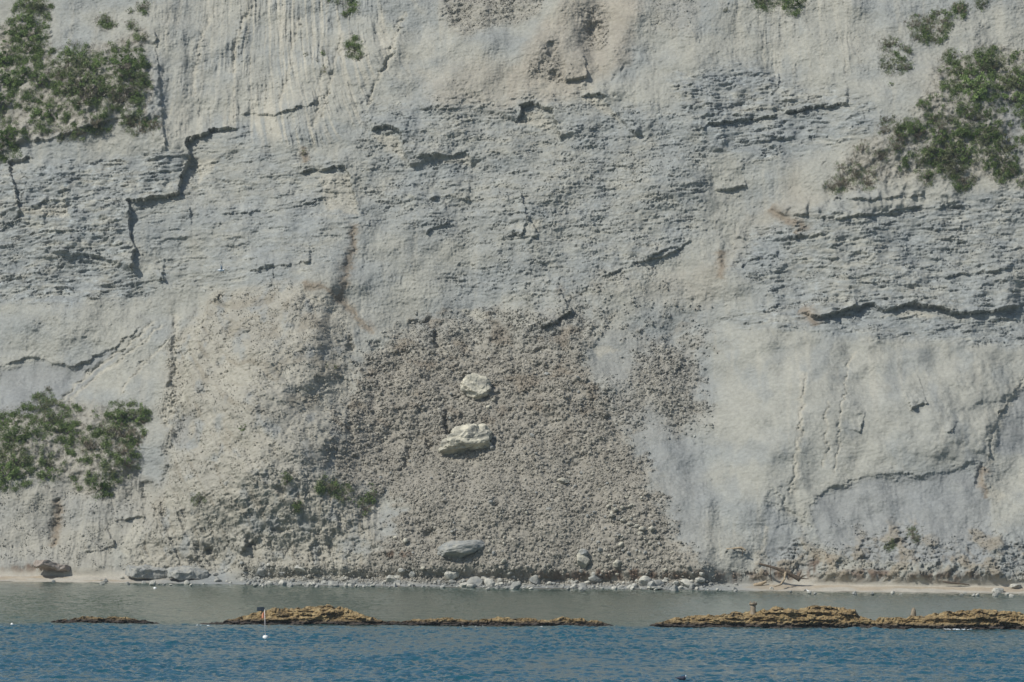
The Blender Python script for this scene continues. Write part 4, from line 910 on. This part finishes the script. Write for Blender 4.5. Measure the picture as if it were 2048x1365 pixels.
for (x, y, wp, kd, lb) in [(200,972,48,'fresh','bright green bush alone on the rim at the lower left'), (398,1001,26,'olive','small tuft alone on the cream scree left of centre'), (484,860,14,'dark','tiny green bush alone high on the pale scree cone'), (570,960,18,'olive','small shrub alone on the scree above the grey outcrop'),
    (595,1012,22,'dry','sparse tuft between the grey outcrop and the shrub groups'), (1975,228,26,'fresh','fresh green bush in the middle of the right-hand greenery'), (1950,270,24,'fresh','bright green bush near the bare grey slope at the right'), (1848,318,16,'fresh','small bright green bush at the foot of the right-hand greenery'),
    (742,968,9,'dark','tiny dark bush at the upper left border of the lower debris'), (1784,168,12,'dark','little dark bush alone on the pale slope left of the right-hand greenery'), (98,778,16,'dry','thin dry bush on the grey scree above the narrow clump'), (240,812,12,'dark','small dark bush at the top of the loose lower left patch'),
    (128,268,16,'olive','small bush alone on the pale slope below the upper left greenery'), (192,268,8,'olive','tiny bush on the bare slope right of the small lone one'), (210,115,16,'fresh','fresh green bush among the upper left greenery'), (608,308,14,'dry','brown dry tuft in the middle of the layered rock left of centre'), (1785,232,9,'fresh','tiny green bush at the left tip of the right-hand greenery'), (1452,18,12,'olive','tiny shrub hanging at the top edge left of the top edge shrubs')]:
    shrub(x, y, wp, kd, lb)
print('shrubs', NSH)
# low grass and dead stalks between the shrubs
def tufts(name, mask, count, seed, mat, label, L0=.16):
    rg = np.random.default_rng(seed); idc = np.nonzero((mask > .35).ravel())[0]; pick = rg.choice(idc, count); P = V[pick]
    k = 7; n = count*k; c = np.repeat(P, k, 0)+rg.normal(0, .12, (n, 3)); a = rg.normal(0, .5, (n, 3))+[0, -.4, .8]; a /= np.linalg.norm(a, axis=1)[:, None]
    b_ = np.cross(a, rg.normal(0, 1, (n, 3))); b_ /= np.linalg.norm(b_, axis=1)[:, None]+1e-6; L = (L0*rg.uniform(.5, 1.7, n))[:, None]
    v = np.stack([c-b_*L*.12, c+b_*L*.12, c+a*L*1.4], 1).reshape(-1, 3); tn = np.repeat(rg.random(n), 3)
    o = link(name, mesh_np(name, v, np.arange(n*3).reshape(-1, 3), np.stack([tn]*3, -1), False, mat)); tag(o, label, 'ground cover', kind='stuff')
dens = np.zeros_like(X)
for (px, py, wp) in SPOT:
    m = (np.abs(PXf-px) < wp*2) & (np.abs(PYf-py) < wp*2)
    dens[m] += (1 if wp > 17 else .4)*np.exp(-((PXf[m]-px)**2+(PYf[m]-py)**2)/(wp*.6)**2)
patchy = smooth(-.3, .4, fbm(X/.9, T/.9, 4, 500))
tufts('dry_grass', smooth(.05, .5, dens+.3*R_veg)*patchy, 15000, 500, M_dry, 'dry low grass and stalks between the shrubs of the greener slopes', .12)
tufts('green_grass', smooth(.15, .8, dens)*smooth(-.3, .4, fbm(X/.9+9, T/.9, 4, 510)), 30000, 510, M_dark, 'low green ground cover between the shrubs of the greener slopes', .12)

def scrub(name, mask, count, seed, mat, label):
    rg = np.random.default_rng(seed); idc = np.nonzero((mask > .3).ravel())[0]; pick = rg.choice(idc, count); P = V[pick]; k = 12; n = count*k
    c = np.repeat(P, k, 0)+rg.normal(0, .17, (n, 3))+np.array([0, -.22, .12]); a = rg.normal(0, 1, (n, 3))+[0, -.3, .7]; a /= np.linalg.norm(a, axis=1)[:, None]
    b_ = np.cross(a, rg.normal(0, 1, (n, 3))); b_ /= np.linalg.norm(b_, axis=1)[:, None]+1e-6; L = (.075*rg.uniform(.6, 1.5, n))[:, None]
    v = np.stack([c-a*L, c+b_*L*.5, c+a*L, c-b_*L*.5], 1).reshape(-1, 3); tn = np.repeat(np.clip(.6*rg.random(n)+.4*np.repeat(rg.random(count), k), 0, 1), 4)
    o = link(name, mesh_np(name, v, np.arange(n*4).reshape(-1, 4), np.stack([tn]*3, -1), False, mat)); tag(o, label, 'ground cover', kind='stuff')
clump = smooth(.0, .35, fbm(X/1.6, T/1.6, 4, 530))
scrub('low_scrub', np.maximum(smooth(.1, .6, dens), .5*R_veg)*np.where((PXf > 1600) & (PXf < 1790), .3, 1)*clump*smooth(-.2, .3, fbm(X/.7, T/.7, 3, 532))*(1-smooth(1000, 1100, PYf)), 11000, 530, M_dark, 'low dark scrub filling the gaps between the shrubs on the slopes')

# ------------------------------------------------------------------ foam at the reef
M_foam = flat_mat('sea_foam', (.75, .8, .82), .6)
bm = bmesh.new(); rf = random.Random(3)
for (px, py, n_, sp) in ((1915,1259,30,26), (1838,1259,14,14), (400,1251,3,14), (1090,1254,10,30), (950,1253,8,60), (1225,1255,6,14)):
    for _ in range(n_):
        q0 = on_plane(px+rf.gauss(0, sp*.5), py+rf.uniform(-1, .8), .05); s = rf.uniform(.03, .08)
        bmesh.ops.create_icosphere(bm, subdivisions=1, radius=1, matrix=Matrix.Translation(q0) @ Matrix.Diagonal((s*rf.uniform(1.2, 3), s, s*.45, 1)))
tag(bm_obj('sea_foam', bm, M_foam), 'white foam breaking along the foot of the reef rocks', 'foam', kind='stuff')

for o_ in bpy.data.objects:
    if 'label' in o_ and not 4 <= len(o_['label'].split()) <= 16: print('LABEL', len(o_['label'].split()), o_['label'])
